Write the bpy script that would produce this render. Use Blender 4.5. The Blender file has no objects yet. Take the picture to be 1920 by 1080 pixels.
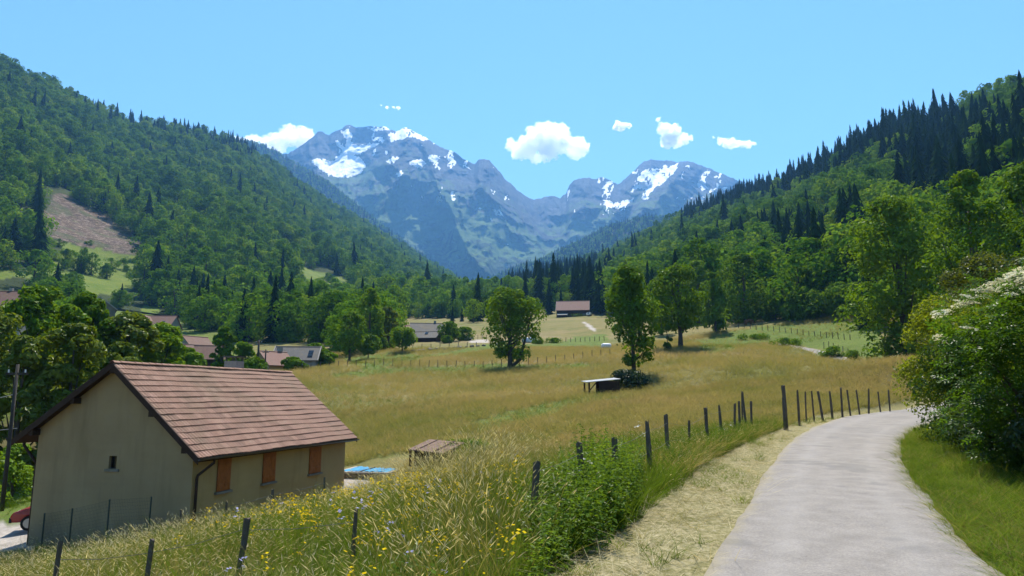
import bpy, bmesh, math, random
import numpy as np
from mathutils import Vector, Matrix
RNG = np.random.default_rng(7)
random.seed(7)
SC = bpy.context.scene
COL = SC.collection
# ------------------------------------------------------------------ camera, sky, sun, exposure
F, PITCH = 1280.0, 0.155
cd = bpy.data.cameras.new('camera'); cam = bpy.data.objects.new('camera', cd); COL.objects.link(cam)
cam.rotation_euler = (math.pi/2 + PITCH, 0, 0)
cd.sensor_width = 36; cd.lens = F/1920*36; cd.clip_start = 0.1; cd.clip_end = 40000
SC.camera = cam
SUN_EL, SUN_AZ = math.radians(60), math.radians(6)          # azimuth clockwise from straight ahead (+Y)
W_ = bpy.data.worlds.new('World'); SC.world = W_; W_.use_nodes = True
nt = W_.node_tree; nt.nodes.clear()
sky = nt.nodes.new('ShaderNodeTexSky'); sky.sky_type = 'NISHITA'; sky.sun_disc = False
sky.sun_elevation = SUN_EL; sky.sun_rotation = SUN_AZ
sky.air_density = 1.3; sky.dust_density = 0.0; sky.ozone_density = 4.0; sky.altitude = 600
bgn = nt.nodes.new('ShaderNodeBackground'); bgn.inputs[1].default_value = 0.075
wo = nt.nodes.new('ShaderNodeOutputWorld')
wt = nt.nodes.new('ShaderNodeMixRGB'); wt.blend_type = 'MULTIPLY'; wt.inputs[0].default_value = 1; wt.inputs[2].default_value = (.80, 1.03, 1.03, 1)
nt.links.new(sky.outputs[0], wt.inputs[1]); nt.links.new(wt.outputs[0], bgn.inputs[0]); nt.links.new(bgn.outputs[0], wo.inputs[0])
sl = bpy.data.lights.new('sun', 'SUN'); sl.energy = 5.0; sl.angle = math.radians(0.53); sl.color = (1.0, 0.94, 0.83)
so = bpy.data.objects.new('sun', sl); COL.objects.link(so)
sd = Vector((math.sin(SUN_AZ)*math.cos(SUN_EL), math.cos(SUN_AZ)*math.cos(SUN_EL), math.sin(SUN_EL)))
so.rotation_euler = sd.to_track_quat('Z', 'Y').to_euler(); so.location = (0, 0, 50)
SC.view_settings.view_transform = 'Standard'; SC.view_settings.look = 'None'
SC.view_settings.exposure = 1.1; SC.view_settings.gamma = 1.0
SC.cycles.use_denoising = True
SC.cycles.max_bounces = 7; SC.cycles.diffuse_bounces = 3; SC.cycles.transmission_bounces = 5
SC.cycles.glossy_bounces = 2; SC.cycles.transparent_max_bounces = 8; SC.cycles.volume_bounces = 0
SC.cycles.use_adaptive_sampling = True; SC.cycles.adaptive_threshold = 0.015

# ------------------------------------------------------------------ helpers
CP, SP = math.cos(PITCH), math.sin(PITCH)
def W(px, py, d):
    """point of the place on the sight line of photo pixel (px,py), d metres ahead of the camera"""
    u = (np.asarray(px, float)-960)/F; v = -(np.asarray(py, float)-540)/F
    s = d/(CP - v*SP)
    return np.stack(np.broadcast_arrays(u*s, d*np.ones_like(s), (SP+v*CP)*s), -1)
def PIX(p):
    p = np.asarray(p, float); f = p[..., 1]*CP+p[..., 2]*SP; z = -p[..., 1]*SP+p[..., 2]*CP
    f = np.where(f < 0.05, np.nan, f)
    return np.stack([960+F*p[..., 0]/f, 540-F*z/f], -1)
def inpoly(P, poly):
    x, y = P[..., 0], P[..., 1]; r = np.zeros(x.shape, bool); n = len(poly)
    for i in range(n):
        x0, y0 = poly[i]; x1, y1 = poly[(i+1) % n]
        if y0 == y1: continue
        c = ((y0 > y) != (y1 > y)) & (x < (x1-x0)*(y-y0)/(y1-y0)+x0)
        r ^= c
    return r
def hash2(ix, iy, s):
    h = (ix*374761393 + iy*668265263 + s*2147483647) & 0xffffffff
    h = ((h ^ (h >> 13))*1274126177) & 0xffffffff
    return ((h ^ (h >> 16)) & 0xffff)/65535.0
def vnoise(x, y, s=0):
    ix = np.floor(x).astype(np.int64); iy = np.floor(y).astype(np.int64); fx = x-ix; fy = y-iy
    fx = fx*fx*fx*(fx*(fx*6-15)+10); fy = fy*fy*fy*(fy*(fy*6-15)+10)
    a = hash2(ix, iy, s); b = hash2(ix+1, iy, s); c = hash2(ix, iy+1, s); d = hash2(ix+1, iy+1, s)
    return (a*(1-fx)+b*fx)*(1-fy)+(c*(1-fx)+d*fx)*fy
def fbm(x, y, s=0, o=4):
    r = 0; a = .5
    for i in range(o): r = r+a*(vnoise(x, y, s+i)-.5); x = x*2.03+17.1; y = y*2.03+5.7; a *= .5
    return r
def ridged(x, y, s=0, o=5):
    r = 0; a = .5; w = 1
    for i in range(o):
        n = 1-np.abs(2*vnoise(x, y, s+i)-1); n = n*n*w; w = np.clip(n*1.6, 0, 1)
        r = r+a*n; x = x*2.1+3.3; y = y*2.1+9.1; a *= .5
    return r
def lerp(a, b, t): return a+(b-a)*t
def sstep(a, b, x):
    t = np.clip((x-a)/(b-a), 0, 1); return t*t*(3-2*t)

def mesh_np(name, V, faces, mats=(), midx=None, smooth=False, attrs=None):
    """faces: int array (n,3) or (n,4), or a list of such arrays"""
    if isinstance(faces, np.ndarray): faces = [faces]
    faces = [np.asarray(f, np.int32) for f in faces if len(f)]
    me = bpy.data.meshes.new(name)
    V = np.asarray(V, np.float32)
    me.vertices.add(len(V)); me.vertices.foreach_set('co', V.ravel())
    n = sum(len(f) for f in faces); nl = sum(f.size for f in faces)
    me.loops.add(nl); me.polygons.add(n)
    me.loops.foreach_set('vertex_index', np.concatenate([f.ravel() for f in faces]))
    tot = np.concatenate([np.full(len(f), f.shape[1], np.int32) for f in faces])
    st = np.concatenate([[0], np.cumsum(tot)[:-1]]).astype(np.int32)
    me.polygons.foreach_set('loop_start', st); me.polygons.foreach_set('loop_total', tot)
    if midx is not None: me.polygons.foreach_set('material_index', np.asarray(midx, np.int32))
    me.polygons.foreach_set('use_smooth', np.full(n, bool(smooth)))
    for m in mats: me.materials.append(m)
    for k, a in (attrs or {}).items():
        at = me.attributes.new(k, 'FLOAT', 'POINT'); at.data.foreach_set('value', np.asarray(a, np.float32).ravel())
    me.update(calc_edges=True)
    return me
def link(name, data, parent=None, loc=None, rot=None):
    o = bpy.data.objects.new(name, data); COL.objects.link(o)
    if parent is not None: o.parent = parent
    if loc is not None: o.location = loc
    if rot is not None: o.rotation_euler = rot
    return o
def tag(o, label=None, cat=None, group=None, kind=None):
    if label: o['label'] = label
    if cat: o['category'] = cat
    if group: o['group'] = group
    if kind: o['kind'] = kind
    return o
def thing(name, label, cat, loc=(0, 0, 0), rz=0, group=None):
    return tag(link(name, None, None, loc, (0, 0, rz)), label, cat, group)
class MB:
    """collects convex pieces into one mesh"""
    def __init__(s): s.V = []; s.F = []
    def add(s, V, Fs):
        o = len(s.V); s.V += [tuple(v) for v in V]; s.F += [tuple(i+o for i in f) for f in Fs]; return s
    def box(s, lo, hi, M=None):
        x0, y0, z0 = lo; x1, y1, z1 = hi
        V = [(x0,y0,z0),(x1,y0,z0),(x1,y1,z0),(x0,y1,z0),(x0,y0,z1),(x1,y0,z1),(x1,y1,z1),(x0,y1,z1)]
        if M is not None: V = [M @ Vector(v) for v in V]
        return s.add(V, [(0,3,2,1),(4,5,6,7),(0,1,5,4),(1,2,6,5),(2,3,7,6),(3,0,4,7)])
    def bar(s, a, b, w, h=None, up=(0, 0, 1)):
        """square bar from a to b"""
        h = h or w; a, b = Vector(a), Vector(b); d = (b-a).normalized(); r = d.cross(Vector(up))
        if r.length < 1e-3: r = d.cross(Vector((1, 0, 0)))
        r.normalize(); u = r.cross(d)
        V = [p+r*(i*w/2)+u*(j*h/2) for p in (a, b) for i, j in ((-1,-1),(1,-1),(1,1),(-1,1))]
        return s.add(V, [(0,1,2,3),(7,6,5,4),(0,4,5,1),(1,5,6,2),(2,6,7,3),(3,7,4,0)])
    def tube(s, path, rad, n=7, cap=True):
        path = [Vector(p) for p in path]; k = len(path)
        if not hasattr(rad, '__len__'): rad = [rad]*k
        V = []; Fs = []
        for i, p in enumerate(path):
            d = (path[min(i+1, k-1)]-path[max(i-1, 0)]).normalized()
            r = d.cross(Vector((0.13, 0.97, 0.2))); r = r.normalized() if r.length > 1e-3 else Vector((1, 0, 0)); u = r.cross(d)
            V += [p+(r*math.cos(t)+u*math.sin(t))*rad[i] for t in (2*math.pi*j/n for j in range(n))]
        for i in range(k-1):
            Fs += [(i*n+j, i*n+(j+1) % n, (i+1)*n+(j+1) % n, (i+1)*n+j) for j in range(n)]
        if cap: Fs += [tuple(range(n)), tuple(range((k-1)*n, k*n))[::-1]]
        return s.add(V, Fs)
    def quad(s, *p): return s.add(p, [tuple(range(len(p)))])
    def mesh(s, name, mat, smooth=False):
        me = bpy.data.meshes.new(name); me.from_pydata([tuple(v) for v in s.V], [], s.F)
        bm = bmesh.new(); bm.from_mesh(me); bmesh.ops.recalc_face_normals(bm, faces=bm.faces); bm.to_mesh(me); bm.free()
        if mat: me.materials.append(mat)
        if smooth: me.polygons.foreach_set('use_smooth', [True]*len(me.polygons))
        me.update(); return me
    def build(s, name, mat, parent=None, smooth=False, loc=None, rot=None):
        return link(name, s.mesh(name, mat, smooth), parent, loc, rot)

# ------------------------------------------------------------------ node materials
class NT:
    def __init__(s, name):
        s.m = bpy.data.materials.new(name); s.m.use_nodes = True; s.t = s.m.node_tree; s.t.nodes.clear()
        s.out = s.n('OutputMaterial')
    def n(s, t, **kw):
        x = s.t.nodes.new('ShaderNode'+t)
        for k, v in kw.items(): setattr(x, k, v)
        return x
    def l(s, a, b): s.t.links.new(a, b)
    def set(s, sock, v):
        if isinstance(v, bpy.types.NodeSocket): s.l(v, sock)
        else: sock.default_value = (v[0], v[1], v[2], 1) if (hasattr(v, '__len__') and sock.type == 'RGBA') else v
    def pos(s): return s.n('NewGeometry').outputs['Position']
    def objco(s): return s.n('TexCoord').outputs['Object']
    def noise(s, scale, detail=3, vec=None, rough=.6, dist=0.0, stretch=None):
        x = s.n('TexNoise'); x.inputs['Scale'].default_value = scale; x.inputs['Detail'].default_value = detail
        x.inputs['Roughness'].default_value = rough; x.inputs['Distortion'].default_value = dist
        v = vec if vec is not None else s.pos()
        if stretch:
            mp = s.n('Mapping'); mp.inputs['Scale'].default_value = stretch; s.l(v, mp.inputs[0]); v = mp.outputs[0]
        s.l(v, x.inputs['Vector']); return x.outputs[0]
    def ramp(s, fac, stops):
        r = s.n('ValToRGB'); el = r.color_ramp.elements
        while len(el) < len(stops): el.new(.5)
        for e, (p, c) in zip(el, stops): e.position = p; e.color = (*c, 1) if hasattr(c, '__len__') else (c, c, c, 1)
        s.l(fac, r.inputs[0]); return r.outputs[0]
    def mix(s, fac, a, b, typ='MIX'):
        x = s.n('MixRGB', blend_type=typ); s.set(x.inputs[0], fac); s.set(x.inputs[1], a); s.set(x.inputs[2], b); return x.outputs[0]
    def math(s, op, a, b=0.0, clamp=False):
        x = s.n('Math', operation=op, use_clamp=clamp); s.set(x.inputs[0], a); s.set(x.inputs[1], b); return x.outputs[0]
    def rng(s, v, a, b, c=0., d=1.):
        x = s.n('MapRange'); s.l(v, x.inputs[0])
        for i, q in enumerate((a, b, c, d)): x.inputs[i+1].default_value = q
        return x.outputs[0]
    def attr(s, name): return s.n('Attribute', attribute_name=name).outputs['Fac']
    def rand(s): return s.n('ObjectInfo').outputs['Random']
    def bump(s, h, strength, dist=.05):
        b = s.n('Bump'); b.inputs['Strength'].default_value = strength; b.inputs['Distance'].default_value = dist
        s.l(h, b.inputs['Height']); return b.outputs[0]
    def principled(s, col, rough=.9, spec=.2, normal=None, metal=0):
        p = s.n('BsdfPrincipled'); s.set(p.inputs['Base Color'], col); s.set(p.inputs['Roughness'], rough)
        p.inputs['Specular IOR Level'].default_value = spec; p.inputs['Metallic'].default_value = metal
        if normal is not None: s.l(normal, p.inputs['Normal'])
        s.l(p.outputs[0], s.out.inputs['Surface']); return s.m
    def leaf(s, col, trans=.4, tmul=(1.8, 1.6, .55), gloss=0.0, grough=.35):
        d = s.n('BsdfDiffuse'); s.set(d.inputs[0], col)
        t = s.n('BsdfTranslucent'); s.set(t.inputs[0], s.mix(1.0, col, tmul, 'MULTIPLY'))
        m = s.n('MixShader'); m.inputs[0].default_value = trans; s.l(d.outputs[0], m.inputs[1]); s.l(t.outputs[0], m.inputs[2])
        o = m.outputs[0]
        if gloss:
            g = s.n('BsdfGlossy'); g.inputs['Roughness'].default_value = grough
            g.inputs[0].default_value = (1, 1, 1, 1)
            m2 = s.n('MixShader'); m2.inputs[0].default_value = gloss; s.l(o, m2.inputs[1]); s.l(g.outputs[0], m2.inputs[2]); o = m2.outputs[0]
        s.l(o, s.out.inputs['Surface']); return s.m
def plain(name, c, rough=.8, var=.25, scale=3., spec=.2, bump=0., metal=0):
    c = tuple(x*.8 for x in c); N = NT(name); n = N.noise(scale, 4, N.objco())
    col = N.ramp(n, [(.25, tuple(x*(1-var) for x in c)), (.75, tuple(min(1, x*(1+var)) for x in c))])
    nm = N.bump(N.noise(scale*6, 3, N.objco()), bump) if bump else None
    return N.principled(col, rough, spec, nm, metal)
def foliage(name, c1, c2, trans=.4, gloss=0., nscale=.6, c3=None, tmul=(1.8, 1.6, .55), rmix=.7):
    """leaf colour differs from plant to plant (random) and from spray to spray (noise)"""
    c1, c2, c3 = [None if q is None else tuple(x*.82 for x in q) for q in (c1, c2, c3)]; N = NT(name); n = N.noise(nscale, 3)
    f = N.math('ADD', N.math('MULTIPLY', N.rand(), rmix), N.math('MULTIPLY', N.rng(n, .3, .7), 1-rmix))
    st = [(.08, c1), (.92, c2)] if c3 is None else [(.05, c1), (.6, c2), (.95, c3)]
    return N.leaf(N.ramp(f, st), trans, tmul, gloss)
# ------------------------------------------------------------------ the lie of the land
def road_hit(px, py):
    t = np.tan(np.arctan((np.asarray(py, float)-540)/F)-PITCH); d = 1.6/(t+.011)
    return W(px, py, d)[..., :2]
RL = road_hit([1310, 1345, 1380, 1415, 1451, 1492, 1534, 1593, 1655], [1080, 1028, 976, 914, 855, 819, 796, 778.5, 769.5])
RR = road_hit([1898, 1845, 1795, 1735, 1697, 1684, 1688, 1706], [1080, 1037, 997, 926, 878, 843, 819, 802])
RR = np.vstack([RR, [[22.6, 36.5], [29.6, 45.0]]])
ctr = []
for y in (7, 8.5, 10, 12, 14.5, 18, 22.5, 28, 37):
    xl = np.interp(y, RL[:, 1], RL[:, 0]); xr = np.interp(y, RR[:, 1], RR[:, 0]); ctr.append(((xl+xr)/2, y, (xr-xl)/2))
dx = (ctr[3][0]-ctr[0][0])/(ctr[3][1]-ctr[0][1]); c0 = ctr[0]
CL = [(c0[0]-dx*37, -30, 1.2), (c0[0]-dx*17, -10, 1.2)] + [(x, y, hw*math.cos(math.atan(.5))) for x, y, hw in ctr]
CL += [(RL[-1][0]+1.2, RL[-1][1]-1.4, 1.5), (34, 53, 1.5), (39.5, 58.5, 1.45), (43, 65, 1.4), (44.8, 72, 1.35), (45.6, 79, 1.3), (46.6, 87, 1.3), (48, 96, 1.25), (49.5, 106, 1.2), (50.5, 116, 1.1), (50, 126, 1.0)]
CL = np.array(CL)
def catmull(P, n):
    P = np.asarray(P, float); Q = np.vstack([2*P[0]-P[1], P, 2*P[-1]-P[-2]]); out = []
    for i in range(1, len(Q)-2):
        t = np.linspace(0, 1, n, endpoint=False)[:, None]; a, b, c, d = Q[i-1], Q[i], Q[i+1], Q[i+2]
        out.append(.5*((2*b)+(c-a)*t+(2*a-5*b+4*c-d)*t*t+(3*b-a-3*c+d)*t**3))
    return np.vstack(out+[P[-1:]])
def smooth_line(P, step=.5, w=7):
    P = np.asarray(P, float); s = np.concatenate([[0], np.cumsum(np.hypot(*np.diff(P[:, :2], axis=0).T))]); t = np.arange(0, s[-1], step)
    Q = np.stack([np.interp(t, s, P[:, k]) for k in range(P.shape[1])], -1); ker = np.hanning(w+2)[1:-1]; ker /= ker.sum(); n = w//2
    for k in range(Q.shape[1]): Q[:, k] = np.convolve(np.pad(Q[:, k], n, 'reflect', reflect_type='odd'), ker, 'valid')
    return Q
CLS = smooth_line(CL)
def lateral(x, y):
    """signed distance from the road's middle (negative: left), half width there, distance ahead of the nearest point"""
    x = np.asarray(x, float).ravel(); y = np.asarray(y, float).ravel()
    best = np.full(x.shape, 1e18); sg = np.zeros(x.shape); hw = np.zeros(x.shape); ya = np.zeros(x.shape)
    A = CLS[::2]
    for i in range(len(A)-1):
        ax, ay, ah = A[i]; bx, by, bh = A[i+1]; ex, ey = bx-ax, by-ay; L2 = ex*ex+ey*ey
        t = np.clip(((x-ax)*ex+(y-ay)*ey)/L2, 0, 1); qx = x-ax-t*ex; qy = y-ay-t*ey; d2 = qx*qx+qy*qy
        m = d2 < best; best = np.where(m, d2, best)
        sg = np.where(m, np.sign(ex*qy-ey*qx), sg); hw = np.where(m, ah+(bh-ah)*t, hw); ya = np.where(m, ay+t*ey, ya)
    return -sg*np.sqrt(best), hw, ya
road_z = lambda y: np.interp(y, [-40, 0, 48, 58, 66, 72, 79, 87, 96, 106, 116, 126], [-2.0, -1.6, -1.08, -.2, .75, 1.35, 2.1, 3.4, 4.6, 6.0, 7.6, 9.2])
CTRL_PX = [ # photo pixel and distance
 (445,1085,8.6),(265,1150,8.2),(90,1185,8.5),(640,1130,8),(820,1130,7.5),
 (358,1010,17.5),(500,995,19),(625,955,23),(700,945,24),(560,965,26),(840,915,20),(150,1085,14),
 (59,1010,27.2),(10,1005,29),(20,960,32),(30,890,46),(-200,900,46),(-300,1050,25),
 (640,905,35),(740,893,36),(850,880,34),(700,842,46),(560,880,42),(650,792,60),(800,762,62),(600,720,86),(700,702,100),(950,805,44),
 (957,691,105),(1196,706,78),(1112,742,66),(1170,740,68),(1000,800,44),(1200,790,40),(1330,772,44),(1420,760,46),
 (1277,653,110),(1400,692,70),(1500,702,66),(1600,728,58),(1420,655,106),(1400,616,150),(1520,612,142),(1640,606,130),(1650,640,106),(1690,670,92),(1530,648,112),
 (1000,652,150),(850,667,130),(750,662,140),(650,683,112),(900,642,172),(1000,640,178),(1130,650,150),(870,606,262),(1000,602,285),(1075,593,320),(1140,600,270),(1120,630,200),
 (600,694,114),(540,700,120),(400,690,130),(300,640,215),(200,620,230),(100,600,260),(0,590,270),
 (0,560,320),(200,578,340),(400,603,350),(600,605,385),(700,600,410),(800,588,430),(880,580,480),(960,578,440),(1060,578,390),(1130,585,330),(1200,598,240),(1350,610,168),(1760,620,110),(1920,650,90),(1800,690,60),(2100,660,70),
 (200,750,56),(100,760,52),(-100,780,50),(300,730,68),(400,712,80),(-300,620,200),(-500,560,300)]
CT = np.array([W(*c) for c in CTRL_PX])
ext = [(0,0,-1.62),(-4,2,-2.3),(-9,3,-3.4),(-16,5,-4.6),(-30,5,-6.5),(6,3,-1.6),(12,6,-1.6),(8.5,11,-1.65),(10,14.5,-1.55),(11.5,17.5,-1.5),(13,20,-1.4),(16,14,-1.3),(20,10,-1.0),(10,-12,-1.5),(-10,-15,-2.6),(-30,-20,-6),(25,-20,0),(30,15,1.5),(50,30,5),(14,17,-1.35),(19,28,-.8),
       (80,50,18),(0,-60,-2.5),(-60,-60,-9),(60,-60,8),(-10.5,33,-5),(-17,29,-5.3),(-11,24,-5),(-7,33,-4.9),(-24,34,-5.4)]
CT = np.vstack([CT, ext])
rz_pts = np.array([(x, y, road_z(y)) for x, y, h in CL if y > -20][::1]); CT = np.vstack([CT, rz_pts])
TS = 60.0
def _phi(r2): return np.where(r2 > 1e-12, .5*r2*np.log(np.maximum(r2, 1e-12)), 0)
def _tps_fit(P):
    x = P[:, :2]/TS; n = len(x); K = _phi(((x[:, None]-x[None])**2).sum(-1))+np.eye(n)*2e-4
    A = np.zeros((n+3, n+3)); A[:n, :n] = K; A[:n, n] = 1; A[:n, n+1:] = x; A[n, :n] = 1; A[n+1:, :n] = x.T
    return x, np.linalg.solve(A, np.concatenate([P[:, 2], [0, 0, 0]]))
TX, TW = _tps_fit(CT)
def height(x, y):
    x = np.asarray(x, float); sh = x.shape; x = x.ravel(); y = np.asarray(y, float).ravel()
    r = np.hypot(x, y); k = np.where(r > 440, 440/np.maximum(r, 1), 1.)
    by = np.where(y < 0, -60., -1e9)
    xx = x*k/TS; yy = np.maximum(y*k, by)/TS; z = np.empty_like(xx); n = len(TX)
    for i in range(0, len(xx), 20000):
        s = slice(i, i+20000); q = np.stack([xx[s], yy[s]], -1)
        z[s] = _phi(((q[:, None]-TX[None])**2).sum(-1)) @ TW[:n]+TW[n]+q @ TW[n+1:]
    lat, hw, ya = lateral(x, y)
    z = z+fbm(x*.25, y*.25, 3, 3)*.35*sstep(2.5, 6, np.abs(lat))*np.clip(r/15, 0, 1)
    w = 1-sstep(hw+.2, hw+2.2, np.abs(lat)); w = np.where(ya > 124, 0, w)
    z = z*(1-w)+(road_z(ya)-.05-.04*np.clip(np.abs(lat)-hw, 0, 2))*w
    # house terrace, cut level
    return z.reshape(sh)
def on(px, d, dz=0.0):
    """point of the ground below/above photo column px at distance d"""
    x = W(px, 700, d)[0]; 
    for _ in range(3):
        z = float(height(np.array([x]), np.array([d]))[0]); f = d*CP+z*SP; x = (px-960)/F*f
    return Vector((x, d, z+dz))
def ang_grid():
    a = np.concatenate([np.linspace(-180, -62, 40, endpoint=False), np.linspace(-62, 62, 470, endpoint=False), np.linspace(62, 180, 41)])
    return np.radians(a)
def build_ground():
    A = ang_grid(); R = np.concatenate([np.geomspace(.8, 460, 300), [700, 1200, 2200, 4200, 6000]])
    a, r = np.meshgrid(A, R); x = np.sin(a)*r; y = np.cos(a)*r; z = height(x, y)
    far = r > 461; z = np.where(far & (y > 0), z-12-(r-460)*.0015, z); z = np.where(y < -20, np.minimum(z, 3.0), z)
    nr, na = x.shape; V = np.stack([x, y, z], -1).reshape(-1, 3)
    i = np.arange(nr-1)[:, None]*na+np.arange(na-1)[None]; Fq = np.stack([i, i+1, i+na+1, i+na], -1).reshape(-1, 4)[:, ::-1]
    V = np.vstack([V, [[0, 0, -1.62]]]); c = len(V)-1; j = np.arange(na-1); tri = np.stack([j, j+1, np.full(na-1, c)], -1)
    lat, hw, ya = lateral(V[:, 0], V[:, 1]); r_ = np.hypot(V[:, 0], V[:, 1])
    nz = fbm(V[:, 0]*.9, V[:, 1]*.9, 11, 3)
    left = -lat-hw
    straw = sstep(-.3, .1, left)*(1-sstep(1.3, 1.8, left+nz*1.1-.45*(1-sstep(6, 12, ya))))*(1-sstep(30, 46, ya)*.5)*(ya < 60)*(ya > -20)
    P = PIX(V); P = np.nan_to_num(P, nan=-9999)
    green = np.maximum.reduce([sstep(-.2, .3, lat-hw)*(ya < 60), zone_green(V, P)])
    gv = zone_gravel(V, P)
    return mesh_np('meadow_ground', V, [Fq, tri], [M_ground()], smooth=True, attrs={'straw': straw, 'green': green, 'gravel': gv})
GREEN_POLYS = [[(690,700),(640,672),(760,660),(790,668),(950,640),(1010,645),(1140,625),(1135,655),(1000,652),(900,660),(800,672)],
 [(880,792),(950,770),(1105,742),(1180,745),(1200,752),(1080,762),(980,795),(900,815)],
 [(-50,880),(60,880),(60,1000),(-50,1000)],
 [(1300,640),(1420,612),(1650,600),(1660,680),(1560,660),(1440,640),(1330,668)],
 [(620,700),(900,684),(1140,682),(1140,690),(900,694),(620,708)]]
def zone_green(V, P):
    g = np.zeros(len(V)); q = P+np.stack([fbm(V[:, 0]*.15, V[:, 1]*.15, 21, 3)*26, fbm(V[:, 0]*.15, V[:, 1]*.15, 31, 3)*9], -1)
    ok = V[:, 1] > 3
    for p in GREEN_POLYS: g = np.maximum(g, inpoly(q, p)*ok*1.0)
    g = np.maximum(g, inpoly(q, [(560,735),(820,752),(1110,775),(1010,850),(700,860),(560,800)])*ok*.42)
    x, y = V[:, 0], V[:, 1]
    # village greens left of the meadow and lush bank beside the weeds
    g = np.maximum(g, sstep(-.02, .12, (-(x+.42*y-8))/60)*(y > 50)*(y < 460)*.9)
    g = np.maximum(g, (1-sstep(2.2, 4.5, np.hypot(x-.6, (y-9.5)*.7)))*.9)
    return np.clip(g, 0, 1)
def zone_gravel(V, P):
    g = np.zeros(len(V))
    for p, d0, d1 in (([(-120,975),(62,985),(62,1030),(-120,1040)], 20, 40), ([(610,889),(745,890),(735,900),(690,911),(560,935),(560,905)], 22, 40),
                      ([(1090,603),(1098,603),(1122,622),(1114,622)], 200, 330), ([(880,638),(915,637),(915,642),(880,643)], 150, 200)):
        g = np.maximum(g, inpoly(P, p)*((V[:, 1] > d0) & (V[:, 1] < d1))*1.0)
    return g
def meadow_colour(N):
    """colour of the hay meadow by place: pinkish seed heads, straw gold, greener hollows"""
    n1 = N.noise(.035, 3, rough=.55, stretch=(1, 1.6, 1)); n2 = N.noise(.22, 4, rough=.65, dist=.6, stretch=(1, 1.5, 1)); n3 = N.noise(2.2, 3, rough=.7)
    a = N.ramp(n1, [(.36, (.14, .155, .04)), (.5, (.24, .20, .08)), (.66, (.31, .225, .13))])
    b = N.ramp(n2, [(.3, (.125, .145, .034)), (.55, (.25, .205, .085)), (.75, (.36, .285, .165))])
    c = N.mix(.55, a, b)
    return N.mix(.5, c, N.ramp(n3, [(.3, (.6, .62, .55)), (.7, (1.35, 1.3, 1.3))]), 'MULTIPLY')
def M_ground():
    N = NT('meadow_soil_and_grass'); c = N.mix(1., meadow_colour(N), (.66, .68, .62), 'MULTIPLY')
    n = N.noise(.7, 4); n2 = N.noise(5., 4)
    g = N.ramp(n, [(.3, (.05, .088, .010)), (.7, (.10, .145, .022))])
    c = N.mix(N.math('MULTIPLY', N.attr('green'), N.rng(n2, .2, .55), True), c, g)
    s = N.ramp(N.noise(14, 5, rough=.75, stretch=(1, .5, 1)), [(.3, (.08, .085, .022)), (.5, (.22, .195, .095)), (.7, (.40, .345, .21))])
    c = N.mix(N.math('MULTIPLY', N.attr('straw'), N.rng(n2, .1, .35), True), c, s)
    c = N.mix(N.attr('gravel'), c, N.ramp(N.noise(3, 5), [(.3, (.27, .24, .21)), (.7, (.4, .36, .32))]))
    return N.principled(c, .95, .1, N.bump(N.noise(9, 5, rough=.75), .7, .12))
ground = tag(link('meadow_ground', build_ground()), 'hay meadow rising gently up the valley', 'meadow', kind='structure')

def build_road():
    P = CLS[(CLS[:, 1] > -28)]; T = np.gradient(P[:, :2], axis=0); T /= np.linalg.norm(T, axis=1)[:, None]; Nn = np.stack([T[:, 1], -T[:, 0]], -1)
    cols = np.array([-1.03, -.99, -.9, -.7, -.4, 0, .4, .7, .9, .99, 1.03]); V = []
    for k, c in enumerate(cols):
        h = P[:, 2]+(fbm(P[:, 1]*1.1, np.full(len(P), k*3. if c < 0 else 40+k*.0), 41, 4)*.16 if abs(c) > .95 else 0)
        q = P[:, :2]+Nn*(c*h)[:, None]; z = road_z(P[:, 1])+.02*(1-c*c)+(-.10 if abs(c) > 1 else 0)
        V.append(np.column_stack([q, z]))
    n = len(P); V = np.vstack(V); F_ = []
    for k in range(len(cols)-1):
        i = np.arange(n-1); F_.append(np.stack([k*n+i, (k+1)*n+i, (k+1)*n+i+1, k*n+i+1], -1))
    lat = np.repeat(cols, n)
    N = NT('worn_asphalt'); p = N.pos()
    grain = N.noise(42, 4, p, .85); med = N.noise(2.6, 5, p); big = N.noise(.28, 3, p, stretch=(1, .5, 1))
    c = N.ramp(med, [(.3, (.185, .168, .152)), (.7, (.25, .228, .207))])
    c = N.mix(N.rng(big, .55, .62, 0, .28), c, (.135, .128, .122))
    c = N.mix(.55, c, N.ramp(grain, [(.3, (.45, .45, .45)), (.5, (1, 1, 1)), (.7, (1.6, 1.58, 1.55))]), 'MULTIPLY')
    wk = N.math('ABSOLUTE', N.math('SUBTRACT', N.math('ABSOLUTE', N.attr('lat')), .5)); c = N.mix(N.rng(N.math('ADD', wk, N.math('MULTIPLY', N.noise(.8, 3, p), .3)), .12, .35, .30, 0), c, (.29, .272, .255))
    ck = N.n('TexVoronoi', feature='DISTANCE_TO_EDGE'); ck.inputs['Scale'].default_value = .55; wv = N.mix(.12, p, N.n('TexNoise').outputs[1]); N.l(wv, ck.inputs['Vector']); c = N.mix(N.rng(ck.outputs['Distance'], .0, .004, .18, 0), c, (.08, .075, .07))
    e = N.math('ABSOLUTE', N.attr('lat')); 
    c = N.mix(N.rng(N.math('ADD', e, N.math('MULTIPLY', N.noise(2.2, 4, p), .5)), 1.1, 1.32, 0, .75), c, (.27, .23, .14))
    c = N.mix(N.rng(N.noise(.55, 3, p), .60, .63, 0, .4), c, (.13, .125, .12))
    mt = N.principled(c, .95, .12, N.bump(grain, .5, .03))
    return mesh_np('lane', V, F_, [mt], smooth=True, attrs={'lat': lat})
tag(link('lane', build_road()), 'narrow grey asphalt lane curving right behind the bushes', 'lane', kind='structure')
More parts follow.
